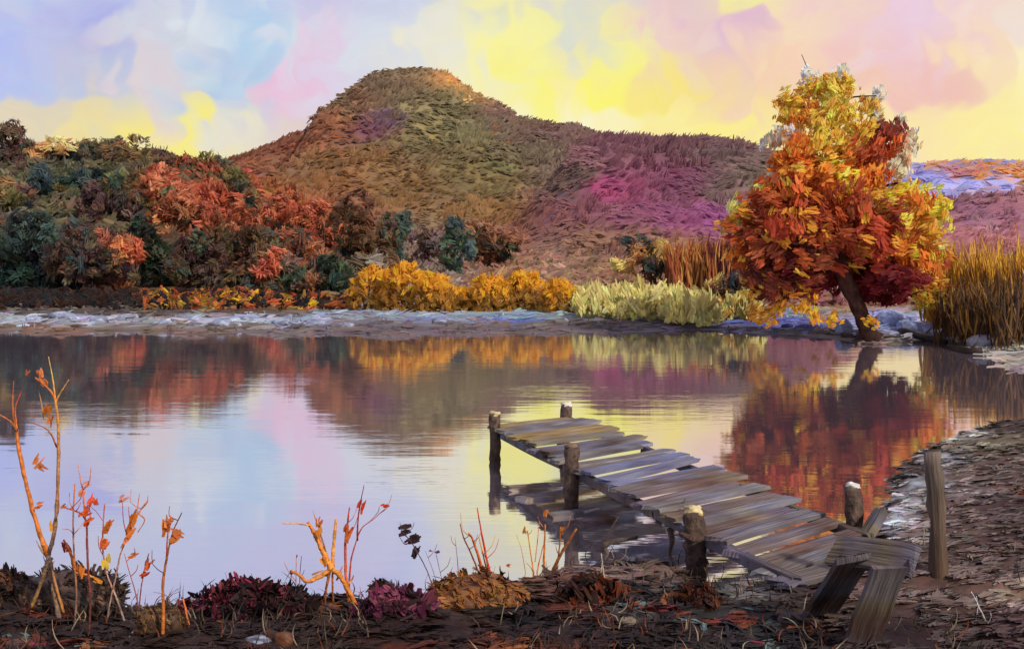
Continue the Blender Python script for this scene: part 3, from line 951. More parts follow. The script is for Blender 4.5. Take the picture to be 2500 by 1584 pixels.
# ------------------------------------------------------------------ bushes, reeds along the far shore
def reed_clump(name, x0, x1, yt, yb, d, pal, n, label, group, cat='reeds', W=0.14, fan=0.1, wob=12, dep=1.6, soft=False):
    n = int(n * 2.4)
    xc = (x0 + x1) / 2
    X = (xc - 1204) * K * d
    zb = float(z_far(np.array([X]), np.array([d]))[0])
    root = empty(name, (X, d, zb), label, cat, group)
    half = (x1 - x0) / 2 * K * d
    u = rng.uniform(-1, 1, n)
    xx = X + u * half; dd = d + rng.uniform(-dep, dep, n)
    bb = z_far(xx, dd)
    top = CH + (HZ - (yt + wob * 1.6 * fbm(u * 4 + x0, u * 0 + 3.3, 3) + rng.normal(0, wob * 0.6, n) + wob * 1.5 * u * u)) * K * d
    ht = np.maximum(0.4, top - bb)
    f0 = rng.uniform(0, 0.55, n); ln = ht * rng.uniform(0.45, 1.0, n) * (1 - f0 * 0.6)
    P = np.stack([xx, dd, bb + ht * f0 * 0.6 + ln / 2], -1)
    P[:, 2] = np.minimum(P[:, 2], bb + ht - ln / 2)
    D = np.stack([rng.normal(0, fan, n) + u * fan, rng.normal(0, fan, n), np.ones(n)], -1)
    Nn = unit(np.stack([rng.normal(0, .4, n), -np.ones(n), rng.normal(0.2, 0.3, n)], -1))
    C = pick(pal, n, 0.12)
    if soft:
        D[:, 0] += rng.normal(0, .5, n)
        sh = rng.uniform(.35, 1.12, n)
        P[:, 2] = bb + (P[:, 2] - bb) * sh; ln = ln * sh
        stroke_obj('stalks', dabs(P, D, Nn, ln * .62, rng.uniform(.2, .5, n), C, m=8, bend=.08, tone=.1, fan=.12), M_grass, root)
        return root
    o = stroke_obj('stalks', strokes(P, D, Nn, ln, W * rng.uniform(0.3, .8, n), C, bend=0.06, curl=0.04, wp=np.array([.7, 1, .9, .7, .25])), M_grass, root)
    return root


PALE = [(222, 208, 120), (212, 200, 124), (206, 190, 110), (230, 218, 140), (196, 180, 110)]
REDO = [(176, 96, 52), (190, 122, 56), (150, 70, 46), (208, 150, 70)]
GRIGHT = [(226, 170, 54), (238, 186, 60), (196, 138, 54), (150, 106, 54), (210, 148, 50)]


def bush(name, x, yt, yb, wpx, d, pal_low, pal_top, label, group, n=300):
    X = (x - 1204) * K * d
    zb = float(z_far(np.array([X]), np.array([d]))[0])
    root = empty(name, (X, d, zb), label, 'bush', group)
    zt = CH + (HZ - yt) * K * d
    hw = wpx / 2 * K * d; hz = (zt - zb) / 2
    th = rng.uniform(0, 2 * np.pi, n); r = np.sqrt(rng.random(n)); v = rng.random(n)
    prof = np.sqrt(np.clip(1 - (v * 0.95) ** 2.2, 0, 1))
    P = np.stack([X + np.cos(th) * r * hw * prof, d + np.sin(th) * r * hw * 0.6 * prof, zb + v * (zt - zb) * (0.86 + .22 * vn(np.cos(th) * 2 + x, np.sin(th) * 2))], -1)
    D = np.stack([np.cos(th) * 0.5 + rng.normal(0, .7, n), rng.normal(0, .3, n), np.full(n, .7)], -1)
    Nn = unit(np.stack([np.cos(th), np.sin(th) - 0.8, rng.normal(.3, .3, n)], -1))
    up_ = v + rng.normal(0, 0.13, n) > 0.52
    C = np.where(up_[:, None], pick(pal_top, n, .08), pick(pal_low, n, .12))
    LL = hw * rng.uniform(0.18, 0.4, n)
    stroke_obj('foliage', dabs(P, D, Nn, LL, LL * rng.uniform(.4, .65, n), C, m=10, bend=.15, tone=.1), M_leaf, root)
    for s_ in (-0.3, 0.05, 0.35):
        limb('stem', [(X + s_ * hw * .4, d, zb - .1), (X + s_ * hw, d, zb + (zt - zb) * .6)], 0.06, 0.03, (90, 64, 40), root, n=4, sides=5)
    return root


GB = 'golden bushes on the far shore'
for args in [(880, 618, 716, 110, 'golden bush next to the green round shrub, leftmost of the golden row'),
             (948, 602, 714, 120, 'tallest golden bush, left of the middle teal column tree'),
             (1020, 636, 716, 110, 'golden bush sloping down below the taller teal column tree'),
             (1088, 668, 716, 70, 'smallest golden bush in the dip between two taller ones'),
             (1150, 640, 718, 110, 'golden bush with ochre skirt right of the dip'),
             (1230, 632, 718, 120, 'golden bush just left of the last golden one'),
             (1316, 648, 716, 100, 'golden bush touching the pale yellow reeds')]:
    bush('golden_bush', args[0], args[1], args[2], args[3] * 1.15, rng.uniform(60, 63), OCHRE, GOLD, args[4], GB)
GR = 'pale reeds on the far shore'
for x0, x1, yt, lb in [(1350, 1470, 650, 'pale yellow reed clump touching the golden bushes'), (1440, 1560, 652, 'pale yellow reed clump second from the golden bushes'),
                       (1540, 1660, 660, 'pale yellow reed clump below the red-tipped scrub'), (1640, 1760, 658, 'pale yellow reed clump nearest the leaning tree')]:
    reed_clump('reed_clump', x0, x1, yt, 715, rng.uniform(56, 60), PALE + ([(190, 150, 70), (176, 134, 64)] if rng.random() < .5 else []), 240, lb, GR, W=0.24, wob=18, fan=.16, dep=4.5, soft=True)
tree('shrub', 1530, 560, 650, 110, 78, [(196, 146, 70), (180, 128, 60), (206, 160, 84)], 'ochre rounded shrub behind the pale reeds', GC, n=110, cat='shrub')
reed_clump('scrub', 1570, 1660, 566, 650, 74, REDO, 150, 'red and ochre upright scrub behind pale reeds, left half', 'red scrub behind the reeds', 'scrub', W=.26, wob=8)
reed_clump('scrub', 1650, 1745, 560, 650, 73, REDO + MAROON, 150, 'darker red upright scrub next to the leaning tree crown', 'red scrub behind the reeds', 'scrub', W=.26, wob=10)
tree('shrub', 1735, 640, 725, 90, 57, [(186, 150, 72), (170, 132, 64), (110, 80, 60)], 'ochre shrub at the right end of the pale reeds', GC, n=110, cat='shrub')
GRR = 'tall golden reeds at the right edge'
for x0, x1, yt, d, lb in [(2190, 2275, 610, 50, 'golden reeds next to the leaning tree crown'), (2250, 2330, 572, 47, 'tallest golden reeds between the leaning tree and the right edge'),
                          (2310, 2400, 588, 45, 'golden-brown reeds second from the right edge'), (2370, 2470, 576, 43, 'golden-brown reeds cut by the right edge')]:
    reed_clump('reed_clump', x0, x1, yt, 740, d, GRIGHT, 150, lb, GRR, W=.17, wob=30, fan=.09)
for x0, x1, yt, d, lb in [(2225, 2330, 655, 42.5, 'low dark brown reeds in front of the tall golden ones'), (2310, 2420, 640, 40.5, 'low dark brown reeds at the right edge')]:
    reed_clump('dark_reed_clump', x0, x1, yt, 740, d, [(86, 58, 36), (120, 84, 40), (160, 112, 44), (70, 50, 34)], 120, lb, GRR, W=.13, wob=20, fan=.2)

# ------------------------------------------------------------------ the leaning autumn tree
TD = float(pw(2055, 806)[1])
tb = np.array([(2055 - 1204) * K * TD, TD, 0.0]); tb[2] = float(z_far(tb[:1], tb[1:2])[0])
big = empty('leaning_tree', tb, 'tall autumn tree with fiery orange crown leaning over the right shore', 'tree')


def bp_(x, y, dy=0.0):
    p = px(x, y, TD); return np.array([p[0] * (1 + dy / TD), TD + dy, CH + (p[2] - CH) * (1 + dy / TD)])


limb('trunk', [bp_(2062, 824), bp_(2040, 775, -.4), bp_(2006, 700, -1.0), bp_(1970, 612, -1.6), bp_(1958, 540, -.9), bp_(1948, 400, .2), bp_(1942, 280, .3), bp_(1938, 175, .2)],
     0.38, 0.05, (58, 40, 36), big, M_bark, n=44, sides=14, col2=(84, 44, 34), jag=.17)
for pts, r in [([(1958, 520), (1900, 470), (1840, 450)], .14), ([(1956, 500), (2040, 450), (2110, 430)], .14), ([(1946, 400), (1890, 350), (1830, 330)], .1), ([(1946, 380), (2020, 320), (2100, 290)], .1),
               ([(1942, 300), (1890, 250), (1860, 240)], .07), ([(1940, 260), (2000, 230), (2060, 225)], .06), ([(1960, 560), (1860, 560), (1760, 590)], .16), ([(1962, 580), (2060, 560), (2170, 580)], .16),
               ([(1940, 210), (1905, 170), (1885, 128)], .035), ([(1941, 220), (1970, 180), (1982, 150)], .035)]:
    limb('limb', [bp_(x, y, (i * rng.uniform(-1.2, 1.0))) for i, (x, y) in enumerate(pts)], r, r * .35, (74, 42, 34), big, n=8, sides=6)
for pts in [[(2060, 812), (2085, 832), (2120, 838)], [(2052, 812), (2020, 826), (1995, 828)], [(2060, 815), (2066, 836), (2074, 850)]]:
    limb('root', [bp_(x, y, -i * .4) for i, (x, y) in enumerate(pts)], .22, .05, (70, 50, 44), big, n=6, sides=6)
CREAM = [(255, 246, 206), (255, 240, 180), (255, 236, 190)]  # pale leaf tufts; the crown's edge highlights and glow are painted into this colour
TGOLD = [(234, 172, 62), (228, 158, 58), (240, 188, 80), (212, 150, 60)]
TOR = [(224, 130, 50), (214, 118, 46), (230, 146, 58), (204, 106, 44)]
TRUST = [(176, 84, 44), (188, 92, 46), (162, 74, 42), (158, 80, 50)]
TRED = [(176, 70, 42), (164, 62, 42), (186, 84, 48)]
TDARK = [(130, 58, 44), (146, 66, 46), (114, 56, 46)]
CRIM = [(124, 34, 40), (110, 32, 40), (136, 44, 40)]
TYEL = [(246, 216, 90), (240, 200, 60), (248, 228, 130)]
TOLV = [(216, 172, 74), (200, 156, 70), (226, 184, 84)]
PINKW = [(236, 196, 170), (244, 214, 190), (220, 170, 140)]
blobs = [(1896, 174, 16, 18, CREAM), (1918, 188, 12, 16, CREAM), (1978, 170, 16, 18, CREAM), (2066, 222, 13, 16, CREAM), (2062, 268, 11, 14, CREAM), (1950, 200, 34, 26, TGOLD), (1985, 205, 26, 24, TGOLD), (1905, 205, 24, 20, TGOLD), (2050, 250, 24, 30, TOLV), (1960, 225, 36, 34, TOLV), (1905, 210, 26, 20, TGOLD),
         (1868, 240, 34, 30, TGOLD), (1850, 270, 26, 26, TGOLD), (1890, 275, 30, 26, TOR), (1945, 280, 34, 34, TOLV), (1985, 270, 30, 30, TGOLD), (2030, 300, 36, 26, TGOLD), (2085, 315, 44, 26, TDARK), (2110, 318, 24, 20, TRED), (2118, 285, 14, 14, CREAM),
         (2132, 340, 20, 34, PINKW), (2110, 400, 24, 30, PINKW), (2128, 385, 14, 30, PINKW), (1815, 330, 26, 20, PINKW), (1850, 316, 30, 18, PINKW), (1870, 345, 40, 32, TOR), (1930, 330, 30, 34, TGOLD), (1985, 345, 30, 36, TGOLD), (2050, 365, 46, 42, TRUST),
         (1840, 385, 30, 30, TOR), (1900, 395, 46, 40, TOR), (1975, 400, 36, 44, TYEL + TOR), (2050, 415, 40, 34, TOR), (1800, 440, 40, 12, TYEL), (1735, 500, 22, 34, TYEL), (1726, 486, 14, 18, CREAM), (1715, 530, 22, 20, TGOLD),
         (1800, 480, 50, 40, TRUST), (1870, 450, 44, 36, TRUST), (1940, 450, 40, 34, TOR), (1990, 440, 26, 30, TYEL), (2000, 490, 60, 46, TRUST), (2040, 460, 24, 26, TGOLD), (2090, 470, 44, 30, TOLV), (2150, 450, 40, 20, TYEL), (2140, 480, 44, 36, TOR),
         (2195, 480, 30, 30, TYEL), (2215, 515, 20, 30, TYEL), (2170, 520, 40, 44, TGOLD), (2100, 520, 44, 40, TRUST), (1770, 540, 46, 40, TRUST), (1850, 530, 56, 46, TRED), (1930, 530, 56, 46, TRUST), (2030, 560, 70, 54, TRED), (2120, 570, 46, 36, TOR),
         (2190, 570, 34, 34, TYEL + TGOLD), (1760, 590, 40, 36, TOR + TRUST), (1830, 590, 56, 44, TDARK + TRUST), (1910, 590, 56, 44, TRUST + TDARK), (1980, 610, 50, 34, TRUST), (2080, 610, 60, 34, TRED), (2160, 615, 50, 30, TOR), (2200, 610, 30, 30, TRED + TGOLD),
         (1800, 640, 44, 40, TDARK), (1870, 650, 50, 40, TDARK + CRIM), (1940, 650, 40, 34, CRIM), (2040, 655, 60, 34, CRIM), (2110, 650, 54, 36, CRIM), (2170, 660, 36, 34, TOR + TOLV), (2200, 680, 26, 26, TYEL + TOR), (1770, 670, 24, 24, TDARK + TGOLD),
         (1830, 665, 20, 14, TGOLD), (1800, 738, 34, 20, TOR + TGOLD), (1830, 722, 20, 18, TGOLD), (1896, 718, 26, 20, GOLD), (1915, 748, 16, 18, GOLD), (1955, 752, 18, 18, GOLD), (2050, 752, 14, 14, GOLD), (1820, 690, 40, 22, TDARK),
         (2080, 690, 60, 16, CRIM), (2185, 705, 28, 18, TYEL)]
parts = []
cxm = 1965
for bx, by, rx, ry, pal in blobs:
    half = np.interp(by, [150, 300, 430, 520, 640, 760], [60, 160, 200, 265, 240, 200])
    rr = min(1, abs(bx - cxm) / half)
    dep = math.sqrt(1 - rr * rr) * half * K * TD * 0.75
    lay = (-dep, dep * 0.9, -dep * 0.1)
    if by > 600 and 1880 < bx < 2100 and by < 700:
        lay = (.6, dep * .9, 2.2)          # the trunk stands clear in front of the low foliage
    for k, dy in enumerate(lay):
        n = int(14 + 0.018 * rx * ry)
        if k:
            n = int(n * 0.55)
            if max(pal[0]) > 235 and k == 2: continue
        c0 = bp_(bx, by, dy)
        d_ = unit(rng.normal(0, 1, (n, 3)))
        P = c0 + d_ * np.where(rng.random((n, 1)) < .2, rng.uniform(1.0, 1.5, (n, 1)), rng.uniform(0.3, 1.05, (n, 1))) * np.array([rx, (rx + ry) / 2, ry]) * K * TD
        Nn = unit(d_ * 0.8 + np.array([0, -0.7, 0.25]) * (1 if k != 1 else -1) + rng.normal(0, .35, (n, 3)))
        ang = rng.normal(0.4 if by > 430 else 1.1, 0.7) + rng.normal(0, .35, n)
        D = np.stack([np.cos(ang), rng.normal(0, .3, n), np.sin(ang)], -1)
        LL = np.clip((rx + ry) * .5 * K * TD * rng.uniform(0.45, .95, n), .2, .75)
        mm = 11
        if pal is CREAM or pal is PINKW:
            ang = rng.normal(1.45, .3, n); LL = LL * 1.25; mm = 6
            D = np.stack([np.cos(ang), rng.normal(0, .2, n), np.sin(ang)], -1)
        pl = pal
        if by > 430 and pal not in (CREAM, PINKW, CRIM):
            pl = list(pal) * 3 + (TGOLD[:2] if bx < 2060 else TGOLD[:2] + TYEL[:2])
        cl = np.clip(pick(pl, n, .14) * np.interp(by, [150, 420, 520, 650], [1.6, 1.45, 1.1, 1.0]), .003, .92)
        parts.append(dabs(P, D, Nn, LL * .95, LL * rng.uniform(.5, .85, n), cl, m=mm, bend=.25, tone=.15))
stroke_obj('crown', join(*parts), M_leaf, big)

# grass, mud and pebbly strokes of the far shore
n = 5200
xs = rng.uniform(-60, 2480, n); ys = rng.uniform(700, 880, n)
dd = (CH - 0.3) / (K * (ys - HZ))
Xs = (xs - 1204) * K * dd; zs = z_far(Xs, dd)
ok = (zs > 0.01) & (zs < 1.2)
P = np.stack([Xs, dd, zs + 0.03], -1)[ok]; n = len(P)
x_, y_ = topix(P)
C = field(x_, y_, SHORE, (130, 120, 110), wj=7, jitter=.16)
D = np.stack([np.ones(n), rng.normal(0, .25, n), rng.normal(0, .06, n)], -1)
up_ = rng.random(n) < 0.22
D[up_] = np.stack([rng.normal(0, .5, up_.sum()), rng.normal(0, .2, up_.sum()), np.ones(up_.sum())], -1)
Nn = unit(np.stack([rng.normal(0, .2, n), -0.9 * np.ones(n), rng.uniform(.3, 1.2, n)], -1))
LL = np.where(up_, rng.uniform(.2, .5, n), rng.uniform(.5, 1.6, n)); WW = np.where(up_, .12, rng.uniform(.12, .3, n))
so = stroke_obj('shore_grass', dabs(P, D, Nn, LL, WW, C, m=6, bend=.04, tone=.14), M_litter)
tag(so, 'blue-grey and brown low grass and mud along the far shoreline', 'grass', kind='stuff')
# rust and black undergrowth at the feet of the left wood
n = 1700
xs = rng.uniform(-40, 840, n); d_ = rng.uniform(62, 76, n)
Xs = (xs - 1204) * K * d_; P = np.stack([Xs, d_, z_far(Xs, d_) + rng.uniform(0, .7, n)], -1)
pal = np.where(((xs > 320) & (rng.random(n) < 0.55))[:, None], pick(FIRE + OCHRE + GOLD[:1], n), pick([(52, 42, 40), (60, 46, 40), (46, 48, 52), (70, 50, 40)], n))
D = np.stack([rng.normal(0, 1, n), rng.normal(0, .3, n), rng.normal(0, .6, n)], -1)
so = stroke_obj('undergrowth', dabs(P, D, np.tile([0, -1.0, .4], (n, 1)) + rng.normal(0, .2, (n, 3)), rng.uniform(.35, .9, n), rng.uniform(.15, .35, n), pal, m=7), M_leaf)
tag(so, 'black and orange undergrowth at the feet of the left wood', 'undergrowth', kind='stuff')


def blob_mesh(c, r, seed, sub=3, rough=.22):
    bm = bmesh.new()
    bmesh.ops.create_icosphere(bm, subdivisions=sub, radius=1)
    V = np.array([v.co[:] for v in bm.verts]); F = [tuple(v.index for v in f.verts) for f in bm.faces]
    bm.free()
    n_ = fbm(V[:, 0] * 1.4 + seed, V[:, 1] * 1.4 + V[:, 2] * 1.7 + seed * 2, 4)
    V = V * (1 + rough * 2 * n_)[:, None]
    V = np.sign(V) * np.abs(V) ** 0.9
    return V * np.asarray(r) + np.asarray(c), F


def rock(name, c, r, pal, label, cat='rock', group=None, seed=1, rough=.22, origin=None):
    V, F = blob_mesh(c, r, seed, rough=rough)
    P3 = np.array([lin(p) for p in pal])
    nn = vn(V[:, 0] * 3 / max(r) + seed, V[:, 2] * 4 / max(r) + V[:, 1] * 2 / max(r)) + .5
    idx = np.clip(nn * len(pal), 0, len(pal) - 1.001); i0 = idx.astype(int); f = (idx - i0)[:, None]
    C = P3[i0] * (1 - f) + P3[np.minimum(i0 + 1, len(pal) - 1)] * f
    o = mesh(name, V, F, M_stone, cols=C, origin=(c[0], c[1], c[2] - r[2]))
    return tag(o, label, cat, group)


SL = ['small pale stone at the far left of the left shore', 'widest pale flat stone on the left shore near the left edge', 'pale stone under the low blue-black tree', 'pale stone below the rust-orange shore tree',
      'pale stone near the waterline below the dark green cone', 'pale stone touching the orange undergrowth below the dark green cone', 'pale stone near the waterline below the dark brown round tree', 'pale stone below the blackish brown shore tree',
      'pale stone below the bright orange flame-shaped tree', 'pale stone below the round dark green shrub', 'pale stone below the leftmost golden bush']
for k, (x, y, w_) in enumerate([(80, 752, 40), (150, 748, 60), (230, 757, 44), (300, 750, 50), (380, 764, 44), (455, 752, 40), (520, 764, 50), (575, 754, 44), (660, 760, 40), (740, 764, 46), (816, 768, 40)]):
    p = on(z_far, x, y, 40)
    r_ = w_ / 2 * K * p[1]
    rock('shore_stone', (p[0], p[1], p[2] + r_ * .1), (r_, r_ * .7, r_ * .42), [(140, 150, 176), (166, 174, 194), (120, 126, 146)],
         SL[k], 'stone', 'pale stones on the left shore', seed=k * 3.1)
for k, (x, y, w_, h_, lb) in enumerate([(2090, 745, 70, 40, 'pale blue boulder right of the leaning trunk'), (2140, 765, 60, 34, 'blue-grey boulder second right of the leaning trunk'), (1985, 765, 40, 40, 'small pale blue boulder touching the left side of the leaning trunk'),
                                        (2320, 800, 90, 36, 'wide grey boulder on the right shore below the reeds'), (2230, 778, 60, 26, 'low grey-blue boulder between the pale boulders and the wide grey one')]):
    p = on(z_far, x, y + h_ * .5, 30)
    r_ = w_ / 2 * K * p[1]
    rock('boulder', (p[0], p[1], p[2] + h_ * .3 * K * p[1]), (r_, r_ * .8, h_ * .6 * K * p[1]), [(120, 140, 200), (176, 192, 232), (150, 160, 190)] if k < 3 else [(150, 150, 152), (170, 170, 176), (128, 124, 120)], lb, 'boulder', None, seed=20 + k * 2.3)
# fallen logs on the right shore
for pts, lb in [([(2120, 786), (2170, 798), (2225, 812)], 'dark fallen log lying on the right shore beside the leaning tree'), ([(2235, 826), (2275, 836), (2310, 832)], 'short dark log at the waterline right of the longer log')]:
    q_ = [on(z_far, x, y, 25) + [0, 0, .12] for x, y in pts]
    root = empty('fallen_log', q_[0], lb, 'log')
    limb('trunk', q_, .2, .12, (58, 46, 42), root, M_wood, n=9, sides=8, jag=.16)
    limb('branch', [q_[1], q_[1] + [.35, -.1, .4]], .07, .03, (58, 46, 42), root, n=4, sides=6)

# ------------------------------------------------------------------ foreground bank
NB = [(60, 1400, 120, 60, (52, 40, 36)), (250, 1440, 120, 50, (62, 44, 36)), (150, 1500, 260, 40, (44, 30, 27)), (60, 1510, 60, 16, (112, 84, 70)), (380, 1500, 140, 40, (56, 38, 28)), (600, 1450, 120, 40, (46, 34, 34)), (560, 1510, 160, 30, (58, 40, 34)),
      (800, 1470, 160, 40, (58, 40, 32)), (720, 1430, 70, 20, (96, 70, 56)), (1000, 1490, 200, 40, (44, 28, 25)), (1250, 1440, 100, 40, (36, 28, 28)), (1300, 1360, 90, 30, (112, 80, 64)), (1430, 1340, 90, 22, (130, 108, 98)), (1560, 1350, 90, 24, (116, 94, 84)),
      (1350, 1420, 80, 30, (110, 56, 38)), (1450, 1500, 200, 40, (42, 30, 30)), (1620, 1430, 120, 40, (46, 44, 44)), (1500, 1440, 60, 20, (84, 76, 70)), (1750, 1390, 90, 26, (120, 112, 108)), (1760, 1450, 120, 40, (54, 50, 48)), (1800, 1510, 160, 30, (44, 40, 44)),
      (1960, 1420, 120, 60, (70, 52, 46)), (2100, 1380, 140, 60, (96, 72, 62)), (2250, 1350, 140, 60, (96, 72, 62)), (2250, 1450, 120, 50, (70, 50, 44)), (2150, 1500, 160, 40, (46, 30, 32)), (2380, 1480, 100, 60, (62, 36, 36)), (2350, 1300, 90, 60, (86, 64, 56)),
      (2250, 1220, 110, 50, (104, 82, 72)), (2350, 1180, 100, 40, (74, 54, 50)), (2400, 1160, 24, 20, (130, 76, 50)), (2280, 1120, 110, 36, (104, 84, 74)), (2380, 1090, 90, 40, (96, 76, 66)), (2320, 1040, 110, 26, (106, 94, 70)), (2250, 1020, 80, 12, (170, 170, 164)), (2130, 1190, 40, 40, (156, 152, 154)), (2110, 1230, 40, 16, (176, 182, 196)), (2190, 1130, 50, 14, (164, 166, 176)), (2180, 1260, 60, 24, (128, 112, 104)), (2280, 1160, 60, 12, (150, 140, 138)), (2220, 1080, 50, 12, (150, 148, 150)),
      (2380, 1400, 60, 40, (130, 104, 84)), (1350, 1520, 80, 20, (100, 50, 30)), (1160, 1515, 60, 24, (116, 60, 30)), (950, 1525, 80, 20, (96, 46, 28))]


def near_cols(V):
    Q = V.copy(); Q[:, 1] = np.maximum(Q[:, 1], 1.0)
    x, y = topix(Q)
    return field(x, y, NB, (62, 46, 40), wj=10, jitter=.12)


bank = heightfield('near_bank', np.concatenate([np.linspace(-40, -7.2, 50), np.linspace(-7, 14, 260), np.linspace(14.4, 40, 40)]),
                   np.concatenate([np.linspace(-20, 5.8, 30), np.linspace(6, 14, 140), np.linspace(14.2, 28, 70)]), z_near, M_soil, near_cols)
# litter, roots and matted grass
n = 24000
Yn = 6.5 + 19 * rng.random(n) ** 2.2; Xn = rng.uniform(-0.62, 0.82, n) * Yn
sN = sdist(NEAR_POLY, Xn, Yn)
ok = (sN > -0.05) & (Yn < 26) & (vn(Xn * 2.2 + 40, Yn * 2.2) > -.32)
Xn, Yn = Xn[ok], Yn[ok]; n = len(Xn)
Zn = z_near(Xn, Yn)
P = np.stack([Xn, Yn, Zn + rng.uniform(0.004, .03, n)], -1)
x_, y_ = topix(P)
right = smooth(1850, 2050, x_)[:, None]
C = field(x_, y_, NB, (62, 46, 40), wj=16, jitter=.16) * (.8 + .95 * right)
C = C * (1 - .4 * right) + C.mean(1, keepdims=True) * .42 * right
pn = vn(Xn * 1.7 + 3, Yn * 1.7 + 8) - 9 * (right[:, 0] > .5)
for lo, hi, col in [(.30, .34, (110, 54, 32)), (.34, .38, (120, 50, 54)), (-.36, -.30, (18, 15, 17)), (.24, .27, (96, 116, 112)), (.10, .13, (140, 84, 40))]:
    mk = (pn >= lo) & (pn < hi) & (y_ > 1330) & (rng.random(n) < .75); C[mk] = lin(col) * .85
ang = np.where(x_ > 1900, rng.normal(.4, .3, n), rng.normal(0.0, .8, n))
D = np.stack([np.cos(ang), np.sin(ang) * .8, rng.normal(.02, .08, n)], -1)
e = .05
Nn = unit(np.stack([-(z_near(Xn + e, Yn) - Zn) / e, -(z_near(Xn, Yn + e) - Zn) / e, np.ones(n)], -1) + rng.normal(0, .18, (n, 3)))
LL = rng.uniform(.10, .30, n) * (1 + (Yn - 8) * .06) * (1 - .15 * right[:, 0])
so = stroke_obj('bank_litter', dabs(P, D, Nn, LL, LL * rng.uniform(.25, .5, n), C, m=9, bend=.04, tone=.16, thick=.03), M_litter)
tag(so, 'dark matted leaves and soil covering the near bank', 'leaf litter', kind='stuff')
# fine dry grass blades
n = 2600
Yn = 7 + 6 * rng.random(n); Xn = rng.uniform(-.5, .52, n) * Yn
ok = (sdist(NEAR_POLY, Xn, Yn) > 0.0) & (vn(Xn * 1.3, Yn * 1.3) > -.05)
Xn, Yn = Xn[ok], Yn[ok]; n = len(Xn)
hgt = rng.uniform(.08, .26, n)
P = np.stack([Xn, Yn, z_near(Xn, Yn) + hgt * .45], -1)
D = np.stack([rng.normal(0, .45, n), rng.normal(0, .4, n), np.ones(n)], -1)
C = pick([(60, 44, 36), (44, 34, 32), (96, 76, 58), (150, 134, 108), (120, 62, 36), (40, 40, 40), (52, 40, 36)], n)
so = stroke_obj('dry_grass', strokes(P, D, np.tile([0, -1.0, .3], (n, 1)), hgt, np.full(n, .012), C, bend=.2, curl=.2, wp=np.array([1, .9, .8, .5, .15])), M_grass)
tag(so, 'thin dry grass blades standing on the near bank', 'grass', kind='stuff')

# ------------------------------------------------------------------ the old dock
DZ = 0.56
A0, A1 = pw(1168, 1006, DZ), pw(1838, 1338, DZ)         # left edge, far to near
B0 = pw(1392, 990, DZ)                                   # far right corner
ax = unit((A1 - A0)[None])[0]; LEN = float(np.linalg.norm(A1 - A0))
bd = np.array([0.76, 0.65, 0.0]); bd = bd / np.linalg.norm(bd)   # boards lie askew
nrm = np.array([-ax[1], ax[0], 0.0])
if nrm[0] < 0: nrm = -nrm
WID = float(np.dot(B0 - A0, nrm))
dock = empty('wooden_dock', (A1[0], A1[1], 0.0), 'old grey plank dock running out from the near bank', 'dock')
BW = WID / float(np.dot(bd, nrm))
woodpal = [(124, 118, 116), (108, 102, 108), (130, 126, 130), (104, 86, 80), (118, 112, 106), (88, 70, 64), (108, 112, 128), (132, 122, 98), (118, 118, 142)]


def board(name, a, b, width, thick, col, parent, sag=0.0, side=None, twist=0.0, seg=6, mat=None):
    """a plank from a to b: worn edges, uneven ends"""
    a = np.asarray(a, float); b = np.asarray(b, float)
    T = unit((b - a)[None])[0]
    S = np.cross(T, [0, 0, 1.0]) if side is None else np.asarray(side, float)
    S = unit((S - T * np.dot(S, T))[None])[0]; U = np.cross(S, T)
    if U[2] < 0: U = -U
    prof = [(-.5, .36), (-.44, .5), (-.1, .55), (.15, .5), (.44, .5), (.5, .36), (.5, -.5), (-.5, -.5)]
    V = []
    for i in range(seg + 1):
        f = i / seg
        w_ = width * (1 + rng.normal(0, .03)); tw = twist * (f - .5)
        c = a + (b - a) * f - np.array([0, 0, sag * 4 * f * (1 - f)])
        Sr = S * math.cos(tw) + U * math.sin(tw); Ur = U * math.cos(tw) - S * math.sin(tw)
        for s_, u_ in prof:
            e_ = T * rng.normal(0, .025) if i in (0, seg) else 0
            V.append(c + Sr * s_ * w_ + Ur * u_ * thick + e_)
    F = []
    k = len(prof)
    for i in range(seg):
        for j in range(k):
            F.append((i * k + j, (i + 1) * k + j, (i + 1) * k + (j + 1) % k, i * k + (j + 1) % k))
    F.append(tuple(range(k))); F.append(tuple(seg * k + j for j in reversed(range(k))))
    V = np.array(V)
    base = lin(col)
    patch = np.array([lin(woodpal[rng.integers(len(woodpal))]) for _ in range(seg + 1)])
    C = np.repeat(patch * .5 + base * .5, k, axis=0) * np.exp(rng.normal(0, .12, (len(V), 1)))
    L = np.linalg.norm(b - a)
    Uv = np.array([(s_ * 1.0, f * L / max(width, .05) * .4) for f in np.linspace(0, 1, seg + 1) for s_, u_ in prof])
    return mesh(name, V, F, mat or M_wood, parent, cols=np.clip(C, .004, .9), uvs=Uv, smooth_=False)


